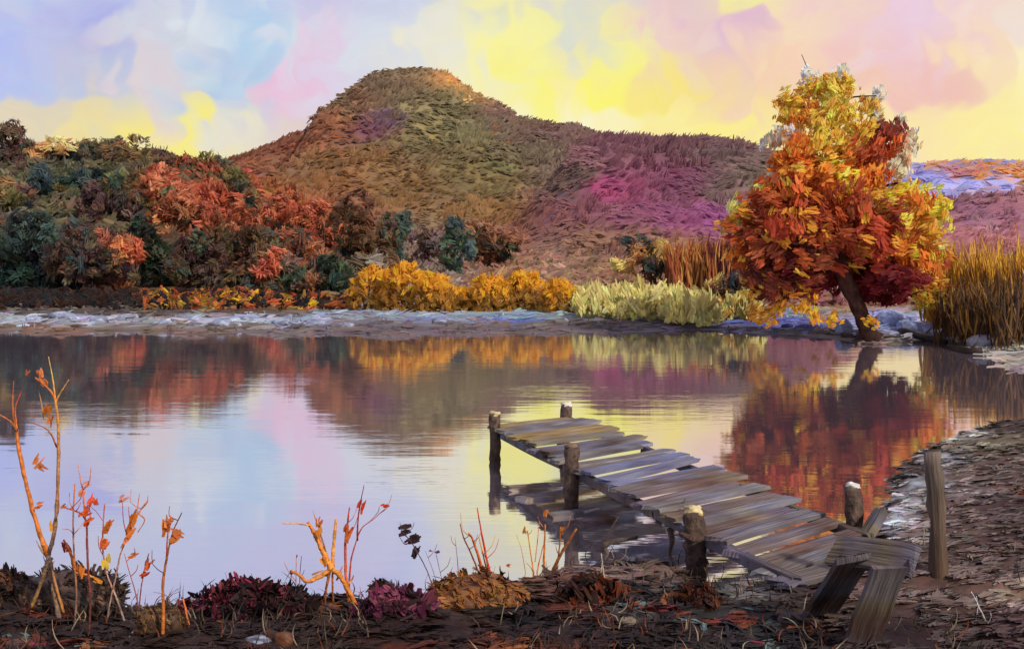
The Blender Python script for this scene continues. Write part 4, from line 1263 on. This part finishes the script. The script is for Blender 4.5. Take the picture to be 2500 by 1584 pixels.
nb = 27
pitch = (LEN + 0.5) / nb
for i in range(nb):
    s0 = -0.15 + (i + .5) * pitch
    a = A0 + ax * s0 + nrm * rng.normal(-.05, .05)
    ln = BW * rng.uniform(.9, 1.08)
    z_ = rng.normal(0, .022)
    a[2] += z_
    a = a + np.array([0, 0, -.10 * max(0, i / nb - .6) / .4]); b = a + bd * ln + ax * rng.normal(0, .05); b[2] += rng.normal(0, .02)
    # clip the boards that would poke out past the far end
    wdt = pitch * abs(float(np.cross(ax[:2], bd[:2]))) * rng.uniform(.70, .92)
    f = i / nb
    col = woodpal[rng.integers(len(woodpal))]
    if f < .35 and rng.random() < .3: col = (170, 138, 60)  # yellow glints on the far planks, painted as board colour
    if f > .5 and rng.random() < .4: col = (108, 78, 64)
    if .4 < f < .8 and rng.random() < .3: col = (120, 126, 166)
    board('plank', a, b, wdt, .05, col, dock, sag=rng.uniform(-.01, .02), twist=rng.normal(0, .05))
# carrying beams
for off, nm in ((0.06, 'beam'), (WID - 0.12, 'beam')):
    for f0, f1 in ((-.02, .34), (.35, .68), (.69, 1.02)):
        a = A0 + ax * LEN * f0 + nrm * off; b = A0 + ax * LEN * f1 + nrm * off
        if off > 1:
            a = a + ax * -.9; b = b + ax * -1.2
        a = a - [0, 0, .085]; b = b - [0, 0, .085 + rng.uniform(0, .03)]
        board(nm, a, b, .11, .11, (92, 74, 66), dock, side=nrm, sag=.02)


def post(x, ytop, d, zb, r, label=None, lean=(0, 0), capcol=(196, 176, 128), nm='post', parent=dock):
    top = px(x, ytop, d)
    bot = np.array([top[0] + lean[0], d + lean[1], zb])
    P = spline([bot, bot * .5 + top * .5 + [rng.normal(0, .03), 0, 0], top], 20)
    rad = r * (1 + .12 * fbm(np.linspace(0, 4, 20) + x, np.full(20, x * .1), 3))
    V, F, c, u = tube(P, rad, lin((54, 42, 38)), 12, .12, lin((96, 78, 68)))
    o = mesh(nm, V, F, M_post, parent, cols=c, uvs=u, origin=np.array(parent.location) if parent else bot)
    if label: o['label'] = label
    cap_o, cap_f = blob_mesh((0, 0, 0), (r * .9, r * .9, r * .45), x * .01, 3, .34)
    cc = cap_o + top
    ob = bpy.data.objects
    m_ = mesh('post_cap', cc, cap_f, M_stone, None, cols=np.tile(lin(capcol), (len(cc), 1)) * np.exp(rng.normal(0, .15, (len(cc), 1))), origin=np.array(o.matrix_basis.translation) if False else np.zeros(3))
    # sub-part: shares the post's frame
    m_.parent = o
    off = Vector(parent.location) if parent else Vector(bot)
    m_.data.transform(__import__('mathutils').Matrix.Translation(-off))
    return o


def d_edge(x):
    y = 1006 + (x - 1168) / 670 * 332
    return float(pw(x, y, DZ)[1]) - .16


def d_on_dock(f, off):
    p = A0 + ax * LEN * f + nrm * off
    return float(p[1])


post(1163, 972, d_edge(1166), -1.0, .095)
post(1345, 1048, d_edge(1347), -1.0, .10, capcol=(120, 96, 74))
post(1630, 1200, d_edge(1632), -.4, .11)
post(1333, 950, d_on_dock(-.03, WID * .7) + .9, -1.0, .11, capcol=(214, 204, 184))
post(2004, 1142, float(pw(2004, 1222, DZ)[1]) + .1, -.9, .095, capcol=(214, 208, 194))
# a slanting brace beside the right post
pb0 = pw(2035, 1262, .45); pb1 = px(2074, 1196, float(pb0[1]) + .15)
board('brace', pb0, pb1, .16, .09, (86, 74, 66), dock, side=(0.2, -1, 0))
# diagonal stays on the left of the far post
board('rail', px(1182, 1026, d_edge(1182) + .06), px(1282, 1072, d_edge(1282) + .06), .06, .07, (46, 40, 42), dock, side=(1, 0.3, 0))

# fallen boards, in front of the dock
def loose(name, pts_px, width, thick, col, label, cat, zs_=None, sag=0.0):
    a, b = pts_px
    root = board(name, a, b, width, thick, col, None, side=(1, .25, 0) if abs(b[2] - a[2]) > .25 else (0.1, -.75, -.6), sag=sag, twist=.04)
    m_ = root.data
    c = np.array(a)
    m_.transform(__import__('mathutils').Matrix.Translation(-Vector(c)))
    root.location = tuple(c)
    return tag(root, label, cat, 'boards fallen from the dock')


pA = px(1955, 1292, 8.9); pB = px(2148, 1318, 8.4)
loose('fallen_board', (pA, pB), .26, .05, (84, 62, 52), 'broad brown board lying across the near end of the dock', 'board', sag=-.01)
p0 = px(2010, 1312, 8.6); p1 = on(z_near, 1925, 1450); p1[2] += .02
loose('fallen_board', (p1, p0), .30, .05, (58, 42, 34), 'dark board slanting down left from the crossboard to the bank', 'board')
p0 = px(2095, 1325, 8.3); p1 = on(z_near, 2025, 1515); p1[2] += .02
loose('fallen_board', (p1, p0), .30, .05, (72, 50, 42), 'longest brown board propped against the crossboard, reaching the bottom edge', 'board')
# a leaning old mooring post on the right bank
q0 = on(z_near, 2208, 1355); q1 = px(2190, 1062, float(q0[1]) + .1)
root = empty('mooring_post', q0, 'thin dark leaning post standing on the right bank', 'post')
limb('shaft', [q0 - [0, 0, .3], q0 * .5 + q1 * .5 + [.02, 0, 0], q1], .085, .07, (84, 62, 44), root, M_wood, n=10, sides=8, col2=(112, 98, 88), jag=.12)

# drifting boards and branches by the dock
for (x0, y0, x1, y1, w_, col, lb) in [(1195, 1148, 1290, 1142, .3, (140, 118, 96), 'brown board floating beside the far left post'), (1225, 1172, 1300, 1166, .22, (150, 132, 112), 'smaller pale board floating just below the other by the far post'),
                                      (1290, 1212, 1408, 1198, .22, (120, 104, 92), 'grey board floating at the foot of the middle post'), (1365, 1226, 1440, 1216, .26, (128, 92, 74), 'red-brown board floating right of the middle post')]:
    a, b = pw(x0, y0, .02), pw(x1, y1, .02)
    o = board('floating_board', a, b, w_, .05, col, None, sag=0)
    o.data.transform(__import__('mathutils').Matrix.Translation(-Vector(a))); o.location = tuple(a)
    tag(o, lb, 'board', 'boards floating beside the dock')
for pts, lb, col in [([(1418, 1282), (1440, 1272), (1500, 1262)], 'dark forked driftwood branch on the mud left of the front post', (78, 62, 54)), ([(1576, 1240), (1580, 1270), (1574, 1302)], 'curved dark twig standing in the shallows left of the front post', (88, 70, 60))]:
    q_ = []
    d0 = float(pw(pts[0][0], 1300)[1])
    for x, y in pts: q_.append(px(x, y, d0))
    root = empty('driftwood', (q_[0][0], q_[0][1], 0), lb, 'driftwood')
    limb('branch', q_, .045, .02, col, root, n=9, sides=6)
    limb('twig', [q_[0], q_[0] + [.08, .0, .16], q_[0] + [.18, 0, .34]], .02, .008, col, root, n=6, sides=5)
    if len(q_) and pts[0][0] < 1500: limb('branch', [q_[0], q_[0] + [.1, 0, -.2], q_[0] + [.08, .05, -.5]], .03, .02, col, root, n=6, sides=5)

# ------------------------------------------------------------------ foreground rocks and bushes
def fg(x, y):
    return on(lambda X, Y: np.maximum(z_near(X, Y), -0.02), x, y)


for (x, y, wx, hy, pal, lb, nm) in [(150, 1432, 250, 96, [(40, 32, 30), (62, 46, 38), (96, 72, 58), (52, 40, 36)], 'dark brown hummock at the foot of the forked sapling', 'hummock'),
                                    (372, 1490, 110, 70, [(104, 72, 44), (120, 90, 54), (72, 50, 36)], 'rounded ochre hummock between thin stems at lower left', 'hummock'),
                                    (1110, 1432, 230, 86, [(136, 86, 40), (120, 72, 38), (96, 60, 36), (142, 92, 46)], 'large ochre-brown hummock under the red stems', 'hummock'),
                                    (600, 1516, 66, 22, [(120, 126, 148), (70, 66, 70), (150, 156, 176)], 'small bluish white stone near the bottom edge', 'stone'),
                                    (665, 1512, 50, 34, [(110, 66, 40), (96, 56, 36)], 'small rusty stone right of the white one', 'stone'),
                                    (1480, 1470, 44, 24, [(130, 112, 90), (110, 96, 80)], 'small tan stone on the dark soil below the dock', 'stone')]:
    p = fg(x, y)
    r_ = wx / 2 * K * p[1]; rz = hy * K * p[1] * .66
    ro = rock(nm, (p[0], p[1] + r_ * .2, p[2] + rz * .2), (r_, r_ * .6, rz), pal, lb, nm, None, seed=x * .013, rough=.2)
    if nm == 'hummock':
        k_ = 420
        vv = np.array([v.co[:] for v in ro.data.vertices]) + np.array(ro.location)
        nv_ = np.array([v.normal[:] for v in ro.data.vertices])
        ii = rng.integers(0, len(vv), k_)
        Lk = r_ * rng.uniform(.14, .34, k_)
        Dk = np.stack([rng.normal(.5, .6, k_), rng.normal(0, .4, k_), rng.normal(-.5, .6, k_)], -1)
        stroke_obj('turf', dabs(vv[ii] + nv_[ii] * .01, Dk, nv_[ii] + rng.normal(0, .2, (k_, 3)), Lk, Lk * .5, pick(pal, k_, .2), m=8, tone=.2), M_litter, ro, origin=np.array(ro.location)).location = (0, 0, 0)


def low_bush(x, y, wpx, hpx, pal, label, n=260, L=.14):
    p = fg(x, y)
    hw = wpx / 2 * 1.15 * K * p[1]; hh = hpx * .82 * K * p[1]
    root = empty('heather_bush', p, label, 'bush', 'low bushes on the near bank')
    th = rng.uniform(0, 2 * np.pi, n); r = np.sqrt(rng.random(n)); v = rng.random(n)
    pr = np.sqrt(1 - .9 * v * v) * (1 + .35 * vn(th * 1.3 + x, v * 3 + x))
    r = r * np.where(rng.random(n) < .12, 1.35, 1)
    P = np.stack([p[0] + np.cos(th) * r * hw * pr, p[1] + np.sin(th) * r * hw * .5 * pr, p[2] + v * hh * (.8 + .5 * vn(np.cos(th) * r * 3 + x, np.sin(th) * 2))], -1)
    d_ = unit(np.stack([np.cos(th), np.sin(th) - .5, v + .1], -1))
    D = rng.normal(0, 1, (n, 3)); D[:, 2] += .5
    LL = L * rng.uniform(.6, 1.5, n)
    stroke_obj('foliage', dabs(P, D, d_ + rng.normal(0, .3, (n, 3)), LL, LL * rng.uniform(.5, .8, n), pick(pal, n, .16), m=9, bend=.2), M_leaf, root)
    for k in range(5):
        a = rng.uniform(0, 6.28)
        limb('stem', [p - [0, 0, .05], p + [math.cos(a) * hw * .5, math.sin(a) * hw * .2, hh * .75]], .014, .006, (60, 36, 34), root, n=4, sides=5)


MAG = [(150, 52, 76), (160, 60, 80), (110, 46, 58), (180, 96, 96), (40, 28, 30), (34, 26, 28), (76, 36, 44), (52, 36, 36)]
low_bush(570, 1440, 190, 92, MAG, 'crimson-pink low bush between the thin stems and the orange shrub')
low_bush(660, 1440, 110, 74, [(44, 32, 32), (70, 44, 44), (120, 52, 64), (34, 28, 30)], 'blackish low bush touching the crimson one', n=160)
low_bush(930, 1446, 150, 76, [(140, 66, 92), (120, 60, 80), (150, 84, 100), (60, 40, 44)], 'dusty mauve low bush left of the ochre hummock')
low_bush(900, 1400, 60, 50, [(40, 30, 30), (60, 42, 40), (90, 66, 60)], 'small black-brown bush behind the mauve one', n=90, L=.1)
low_bush(1640, 1424, 90, 60, [(44, 30, 28), (84, 48, 38), (60, 40, 36), (110, 60, 40)], 'dark russet tuft at the foot of the front dock post', n=150, L=.12)
low_bush(1390, 1412, 150, 60, [(120, 62, 38), (60, 38, 32), (40, 30, 30), (90, 60, 48)], 'rusty brown low bush left of the front dock post', n=200)
low_bush(20, 1400, 90, 66, [(52, 40, 38), (90, 60, 46), (120, 80, 56), (40, 32, 32)], 'dull brown low bush in the lower left corner', n=150, L=.12)

# ------------------------------------------------------------------ foreground saplings and stems
ORG = (214, 120, 48); ORG2 = (226, 148, 60); RED = (196, 70, 40); DRK = (74, 54, 48); GRY = (118, 100, 92); TAN = (176, 128, 70)


def stems(name, base, lines, label, cat, group=None, leaves=(), d_off=0.0, leafsize=.1):
    """lines: (points, r0, r1, colour at foot, colour at tip); all stand at the distance of the base"""
    p = fg(*base)
    d = float(p[1]) + d_off
    root = empty(name, p, label, cat, group)
    for i, (pts, r0, r1, ca, cb) in enumerate(lines):
        w_ = rng.normal(0, .10)
        q_ = [px(x, y, d + w_ * (j / max(1, len(pts) - 1))) for j, (x, y) in enumerate(pts)]
        yb = pts[0][1]
        nm = 'stem' if abs(yb - max(l[0][0][1] for l in lines)) < 60 else 'branch'
        limb(nm, q_, r0 * .8, r1 * .65, ca, root, n=max(6, 5 * len(pts)), sides=6, col2=cb, jag=.16)
        Q = spline(q_, 12); ll = float(np.linalg.norm(Q[-1] - Q[0]))
        if ll > .45 and nm == 'stem':
            for _ in range(int(min(4, 1 + ll * 1.6))):
                ii = rng.integers(5, 11); sg = rng.choice([-1, 1])
                l_ = rng.uniform(.06, .17)
                limb('twig', [Q[ii], Q[ii] + [sg * l_ * .5, rng.normal(0, .05), l_ * .5], Q[ii] + [sg * l_ * .7, rng.normal(0, .07), l_ * 1.1]], max(.004, r1 * .4), .0025, cb, root, n=5, sides=5, col2=cb)
    for (x, y, ang, s_, col) in leaves:
        c = px(x, y, d - .02)[None]
        D = np.array([[math.cos(ang), .2, math.sin(ang)]])
        V, F, cc, U = dabs(c, D, np.array([[.2, -1, .3]]), np.array([leafsize * s_ * .95]), np.array([leafsize * s_ * .42]), lin(col)[None], m=5, bend=.2, fan=.14)
        mesh('leaf', V, F, M_leaf, root, cols=cc, uvs=U)
    return root


stems('sapling', (118, 1460), [([(140, 1478), (132, 1400), (118, 1330), (112, 1300)], .036, .032, GRY, TAN), ([(74, 1428), (100, 1360), (114, 1306)], .022, .026, TAN, GRY), ([(150, 1440), (130, 1370), (118, 1310)], .014, .02, ORG2, GRY),
                               ([(112, 1302), (86, 1230), (60, 1130), (42, 1040), (40, 1010)], .030, .020, ORG, ORG), ([(40, 1012), (24, 990), (-14, 968)], .018, .008, (120, 76, 48), ORG), ([(40, 1012), (30, 960), (32, 895)], .016, .006, ORG, (150, 90, 60)), ([(40, 1010), (36, 960), (50, 920)], .012, .005, ORG, RED),
                               ([(114, 1304), (128, 1250), (134, 1180), (138, 1060), (136, 990), (130, 940)], .026, .016, GRY, ORG2), ([(134, 1050), (112, 1010), (62, 988)], .011, .004, ORG, (140, 92, 60)), ([(130, 942), (120, 920), (96, 895), (92, 870)], .013, .006, ORG, (214, 120, 70)),
                               ([(130, 940), (124, 890), (114, 838)], .012, .004, ORG2, (222, 190, 110)), ([(131, 944), (144, 920), (162, 892)], .011, .005, ORG2, (220, 190, 110)), ([(104, 985), (96, 940), (90, 915)], .009, .004, ORG2, (140, 120, 70))],
      'tall orange forked sapling at the lower left edge', 'sapling', None,
      [(88, 1085, 1.0, 1.3, (214, 122, 66)), (98, 1100, -.9, 1.2, (206, 116, 62)), (92, 1185, .3, .9, ORG), (118, 990, 1.5, 1.0, (204, 110, 50)), (94, 880, 2.2, 1.3, (216, 130, 80)), (104, 900, 2.3, 1.2, (214, 124, 70)), (124, 1232, 1.8, 1.2, ORG2), (66, 875, 1.4, .8, (180, 100, 70)), (110, 965, 1.3, 1.2, ORG)])
GS = 'thin stems at lower left'
stems('stem_plant', (174, 1474), [([(174, 1478), (180, 1400), (174, 1300), (172, 1220), (176, 1136)], .013, .009, GRY, ORG), ([(176, 1340), (166, 1300), (150, 1268)], .02, .012, ORG, (120, 50, 40)), ([(178, 1345), (210, 1352), (240, 1366)], .016, .01, ORG, ORG2)],
      'thin upright grey-orange stem next to the forked sapling', 'stem', GS, [(156, 1288, 2.0, 1.2, (150, 60, 46)), (188, 1340, 1.6, 1.5, ORG), (230, 1362, -.5, 1.2, ORG2), (150, 1190, .4, .7, ORG)], leafsize=.09)
stems('stem_plant', (210, 1500), [([(208, 1504), (212, 1420), (206, 1320), (204, 1240), (196, 1212), (176, 1200), (150, 1192)], .015, .008, DRK, RED), ([(200, 1220), (196, 1160), (190, 1130), (184, 1092)], .011, .006, (220, 110, 60), (226, 150, 110)), ([(196, 1150), (210, 1132), (214, 1096)], .008, .005, (220, 120, 70), (226, 160, 120)), ([(204, 1240), (212, 1216), (210, 1190)], .01, .006, RED, ORG)],
      'orange stem with hooked top and red buds, second from the sapling', 'stem', GS, [(214, 1178, 1.1, 1.2, (224, 92, 50)), (222, 1176, 2.0, 1.1, (224, 92, 50)), (206, 1200, .8, 1.4, (220, 96, 50)), (196, 1208, .2, 1.2, (224, 106, 56)), (212, 1224, .4, 1.2, (214, 90, 50)), (192, 1160, 1.3, 1.1, (230, 140, 100)), (206, 1136, .3, .9, (230, 150, 110))], leafsize=.085)
stems('stem_plant', (276, 1470), [([(304, 1492), (276, 1410), (252, 1350), (242, 1290), (243, 1230), (246, 1184)], .011, .009, (186, 164, 150), RED), ([(252, 1454), (262, 1400), (274, 1346), (284, 1300), (306, 1246), (322, 1212), (346, 1176)], .011, .009, (150, 130, 120), ORG), ([(322, 1214), (324, 1190), (328, 1160)], .009, .004, ORG, RED), ([(310, 1240), (304, 1210), (302, 1190)], .008, .004, ORG, (226, 130, 90)), ([(326, 1206), (340, 1222), (324, 1250)], .008, .005, ORG, (226, 130, 80)), ([(296, 1250), (290, 1220), (288, 1180)], .006, .004, RED, RED)],
      'pair of crossing orange stems forming a V', 'stem', GS, [(248, 1240, 1.4, 1.4, ORG), (244, 1280, 1.4, 1.7, (222, 112, 56)), (250, 1320, 1.6, 1.5, (226, 190, 80)), (254, 1234, .9, 1.0, ORG), (318, 1218, 1.1, 1.8, ORG), (308, 1240, 1.1, 1.6, ORG), (296, 1270, 1.1, 1.5, (220, 130, 80)), (286, 1172, .4, 1.2, (226, 150, 120)), (314, 1305, .4, .9, ORG)], leafsize=.09)
stems('stem_plant', (384, 1500), [([(382, 1524), (384, 1440), (384, 1366), (394, 1302), (408, 1246), (428, 1204)], .02, .006, ORG, (96, 60, 50)), ([(392, 1310), (394, 1260), (402, 1210)], .01, .006, RED, ORG)],
      'single orange stem with a few leaves, right of the V stems', 'stem', GS, [(394, 1240, 1.4, 1.7, ORG), (412, 1262, .4, 1.7, (216, 130, 70)), (420, 1254, -.6, 1.3, (214, 124, 70)), (396, 1226, 1.3, 1.2, (224, 140, 90))], leafsize=.1)
stems('stem_plant', (440, 1480), [([(446, 1484), (438, 1440), (430, 1406)], .016, .012, (180, 80, 40), ORG), ([(420, 1480), (414, 1440), (416, 1410)], .012, .008, (200, 180, 130), GRY)],
      'short orange stub beside the single leafy stem', 'stem', GS)
stems('stem_plant', (330, 1490), [([(345, 1510), (330, 1450), (318, 1390), (306, 1350), (292, 1300)], .008, .004, GRY, RED), ([(326, 1440), (332, 1380), (338, 1350)], .008, .006, (120, 70, 60), RED), ([(334, 1358), (342, 1330), (350, 1300)], .01, .008, ORG, (226, 130, 100))],
      'faint slender stems between the V stems and the single stem', 'stem', GS, [(344, 1326, 1.2, 1.6, (214, 100, 60)), (338, 1352, .4, 1.0, RED)], leafsize=.08)

stems('orange_shrub', (790, 1432), [([(846, 1444), (822, 1392), (800, 1354), (782, 1338)], .028, .034, ORG, ORG2), ([(764, 1444), (766, 1390), (776, 1342)], .012, .02, DRK, ORG), ([(784, 1416), (782, 1380), (782, 1340)], .012, .014, (130, 90, 50), ORG),
                                    ([(780, 1338), (762, 1300), (744, 1262), (724, 1226)], .042, .024, ORG2, ORG), ([(776, 1330), (756, 1262), (736, 1200)], .012, .006, (110, 60, 40), ORG), ([(782, 1336), (784, 1290), (790, 1220)], .026, .022, ORG2, (220, 150, 70)),
                                    ([(776, 1340), (752, 1354), (722, 1366), (704, 1350), (686, 1342)], .034, .016, ORG2, (190, 110, 50)), ([(730, 1234), (700, 1230), (664, 1230)], .012, .006, ORG2, (226, 180, 130)), ([(742, 1262), (752, 1240), (750, 1222)], .02, .014, ORG2, ORG)],
      'stout golden-orange shrub with splayed branches in the foreground', 'shrub', None, [(748, 1246, 1.9, 1.2, ORG2), (764, 1318, 2.0, 1.2, ORG2), (746, 1352, .3, 1.2, ORG2), (796, 1346, .9, 1.0, ORG2), (750, 1228, 1.2, 1.0, ORG)], leafsize=.1)
stems('red_stems', (816, 1420), [([(824, 1430), (814, 1364), (812, 1280), (816, 1240), (822, 1192)], .024, .01, (216, 110, 50), RED), ([(820, 1400), (824, 1330), (832, 1290), (850, 1242), (880, 1218), (906, 1194)], .012, .004, RED, (190, 90, 60)), ([(840, 1270), (842, 1220), (848, 1180), (856, 1140)], .012, .005, RED, (180, 60, 40))],
      'tall red stems rising right of the golden-orange shrub', 'stem', 'red stems', [(848, 1190, 1.4, 1.6, RED), (906, 1188, .4, .9, (190, 70, 40)), (814, 1250, 1.5, 1.8, (220, 110, 50))], leafsize=.09)
stems('stem_plant', (700, 1420), [([(696, 1424), (696, 1360), (697, 1304)], .006, .004, DRK, ORG), ([(707, 1426), (705, 1360), (709, 1306)], .007, .004, (50, 36, 34), DRK), ([(684, 1420), (684, 1370), (685, 1346)], .007, .005, DRK, DRK)],
      'thin blackish stalks left of the golden-orange shrub', 'stem', None, [(697, 1306, 1.5, .6, (160, 100, 60)), (685, 1346, 1.5, .7, DRK)], leafsize=.07)
stems('seed_head', (1020, 1390), [([(1022, 1394), (1004, 1340), (976, 1288), (958, 1262), (944, 1248)], .008, .007, (120, 90, 100), (60, 40, 44)), ([(966, 1272), (952, 1278), (940, 1262)], .01, .004, (60, 40, 44), (60, 40, 44))],
      'dark withered seed head on a bent stalk', 'stalk', None, [(952, 1246, .15, 2.0, (66, 46, 46)), (970, 1270, .3, 2.0, (60, 42, 44)), (976, 1296, 1.2, 1.5, (56, 40, 44)), (978, 1264, .9, 1.2, (60, 42, 44))], leafsize=.1)
stems('stem_plant', (1040, 1390), [([(1034, 1394), (1018, 1340), (1000, 1294)], .005, .003, (130, 90, 110), (140, 110, 120)), ([(1046, 1390), (1034, 1340), (1024, 1294)], .005, .004, (130, 90, 110), (110, 80, 90)), ([(1080, 1386), (1076, 1320), (1070, 1262)], .008, .003, (180, 90, 60), (140, 90, 80))],
      'faint mauve stalks right of the dark seed head', 'stalk', None, [(1028, 1296, .2, .9, (90, 66, 76)), (1012, 1294, .3, .7, (120, 90, 100))], leafsize=.07)
stems('red_stems', (1150, 1390), [([(1164, 1394), (1150, 1340), (1134, 1260), (1122, 1192)], .024, .008, RED, (206, 60, 40)), ([(1150, 1390), (1132, 1330), (1112, 1268), (1102, 1252)], .024, .01, RED, ORG), ([(1140, 1384), (1112, 1310), (1090, 1262), (1082, 1230)], .012, .007, (150, 60, 44), (110, 80, 80)), ([(1156, 1386), (1140, 1320), (1126, 1260)], .014, .008, (206, 80, 40), (226, 160, 60))],
      'fan of bright red stems on the ochre hummock', 'stem', 'red stems', [(1168, 1372, .6, 1.0, (70, 44, 40)), (1196, 1328, 0, .7, RED)], leafsize=.08)
stems('stem_plant', (1270, 1350), [([(1256, 1352), (1248, 1300), (1240, 1246)], .012, .008, ORG, (190, 120, 50)), ([(1262, 1350), (1268, 1320), (1278, 1280)], .01, .008, ORG, ORG), ([(1278, 1350), (1280, 1290), (1282, 1232)], .018, .013, ORG, (200, 120, 50)), ([(1310, 1336), (1316, 1280), (1318, 1238)], .014, .009, TAN, (176, 100, 44)), ([(1296, 1350), (1320, 1300), (1356, 1242)], .028, .02, (150, 90, 44), (160, 92, 40)), ([(1236, 1346), (1226, 1290), (1214, 1256)], .006, .003, TAN, TAN), ([(1258, 1320), (1264, 1270), (1268, 1226)], .007, .005, TAN, ORG)],
      'cluster of ochre reeds fanning out left of the dock', 'stem', None, [(1236, 1246, 1.2, 1.2, (200, 130, 50)), (1320, 1246, 1.4, 1.4, (180, 104, 44)), (1284, 1206, 1.4, 1.2, (200, 120, 50))], leafsize=.08)
stems('twig', (2300, 1470), [([(2334, 1508), (2318, 1460), (2296, 1412), (2284, 1390)], .010, .004, (170, 166, 170), (220, 214, 206)), ([(2310, 1440), (2300, 1424), (2296, 1400)], .006, .003, (200, 196, 196), (220, 214, 206)), ([(2320, 1470), (2330, 1450), (2328, 1436)], .006, .003, (200, 196, 196), (220, 214, 206)), ([(2290, 1470), (2296, 1450), (2300, 1424)], .006, .003, GRY, (200, 196, 196))],
      'frosty white twig on the dark soil at lower right', 'twig')
stems('twig', (2200, 1470), [([(2166, 1480), (2206, 1450), (2240, 1424)], .009, .006, GRY, (200, 170, 140))], 'pale bent twig lying at lower right', 'twig')
stems('stem_plant', (1415, 1405), [([(1418, 1412), (1412, 1370), (1416, 1318)], .010, .006, (200, 170, 120), (190, 170, 150)), ([(1430, 1400), (1420, 1350), (1414, 1300)], .014, .006, (190, 130, 60), (200, 190, 170))],
      'tan dry stalks on the rusty bush left of the front post', 'stalk')
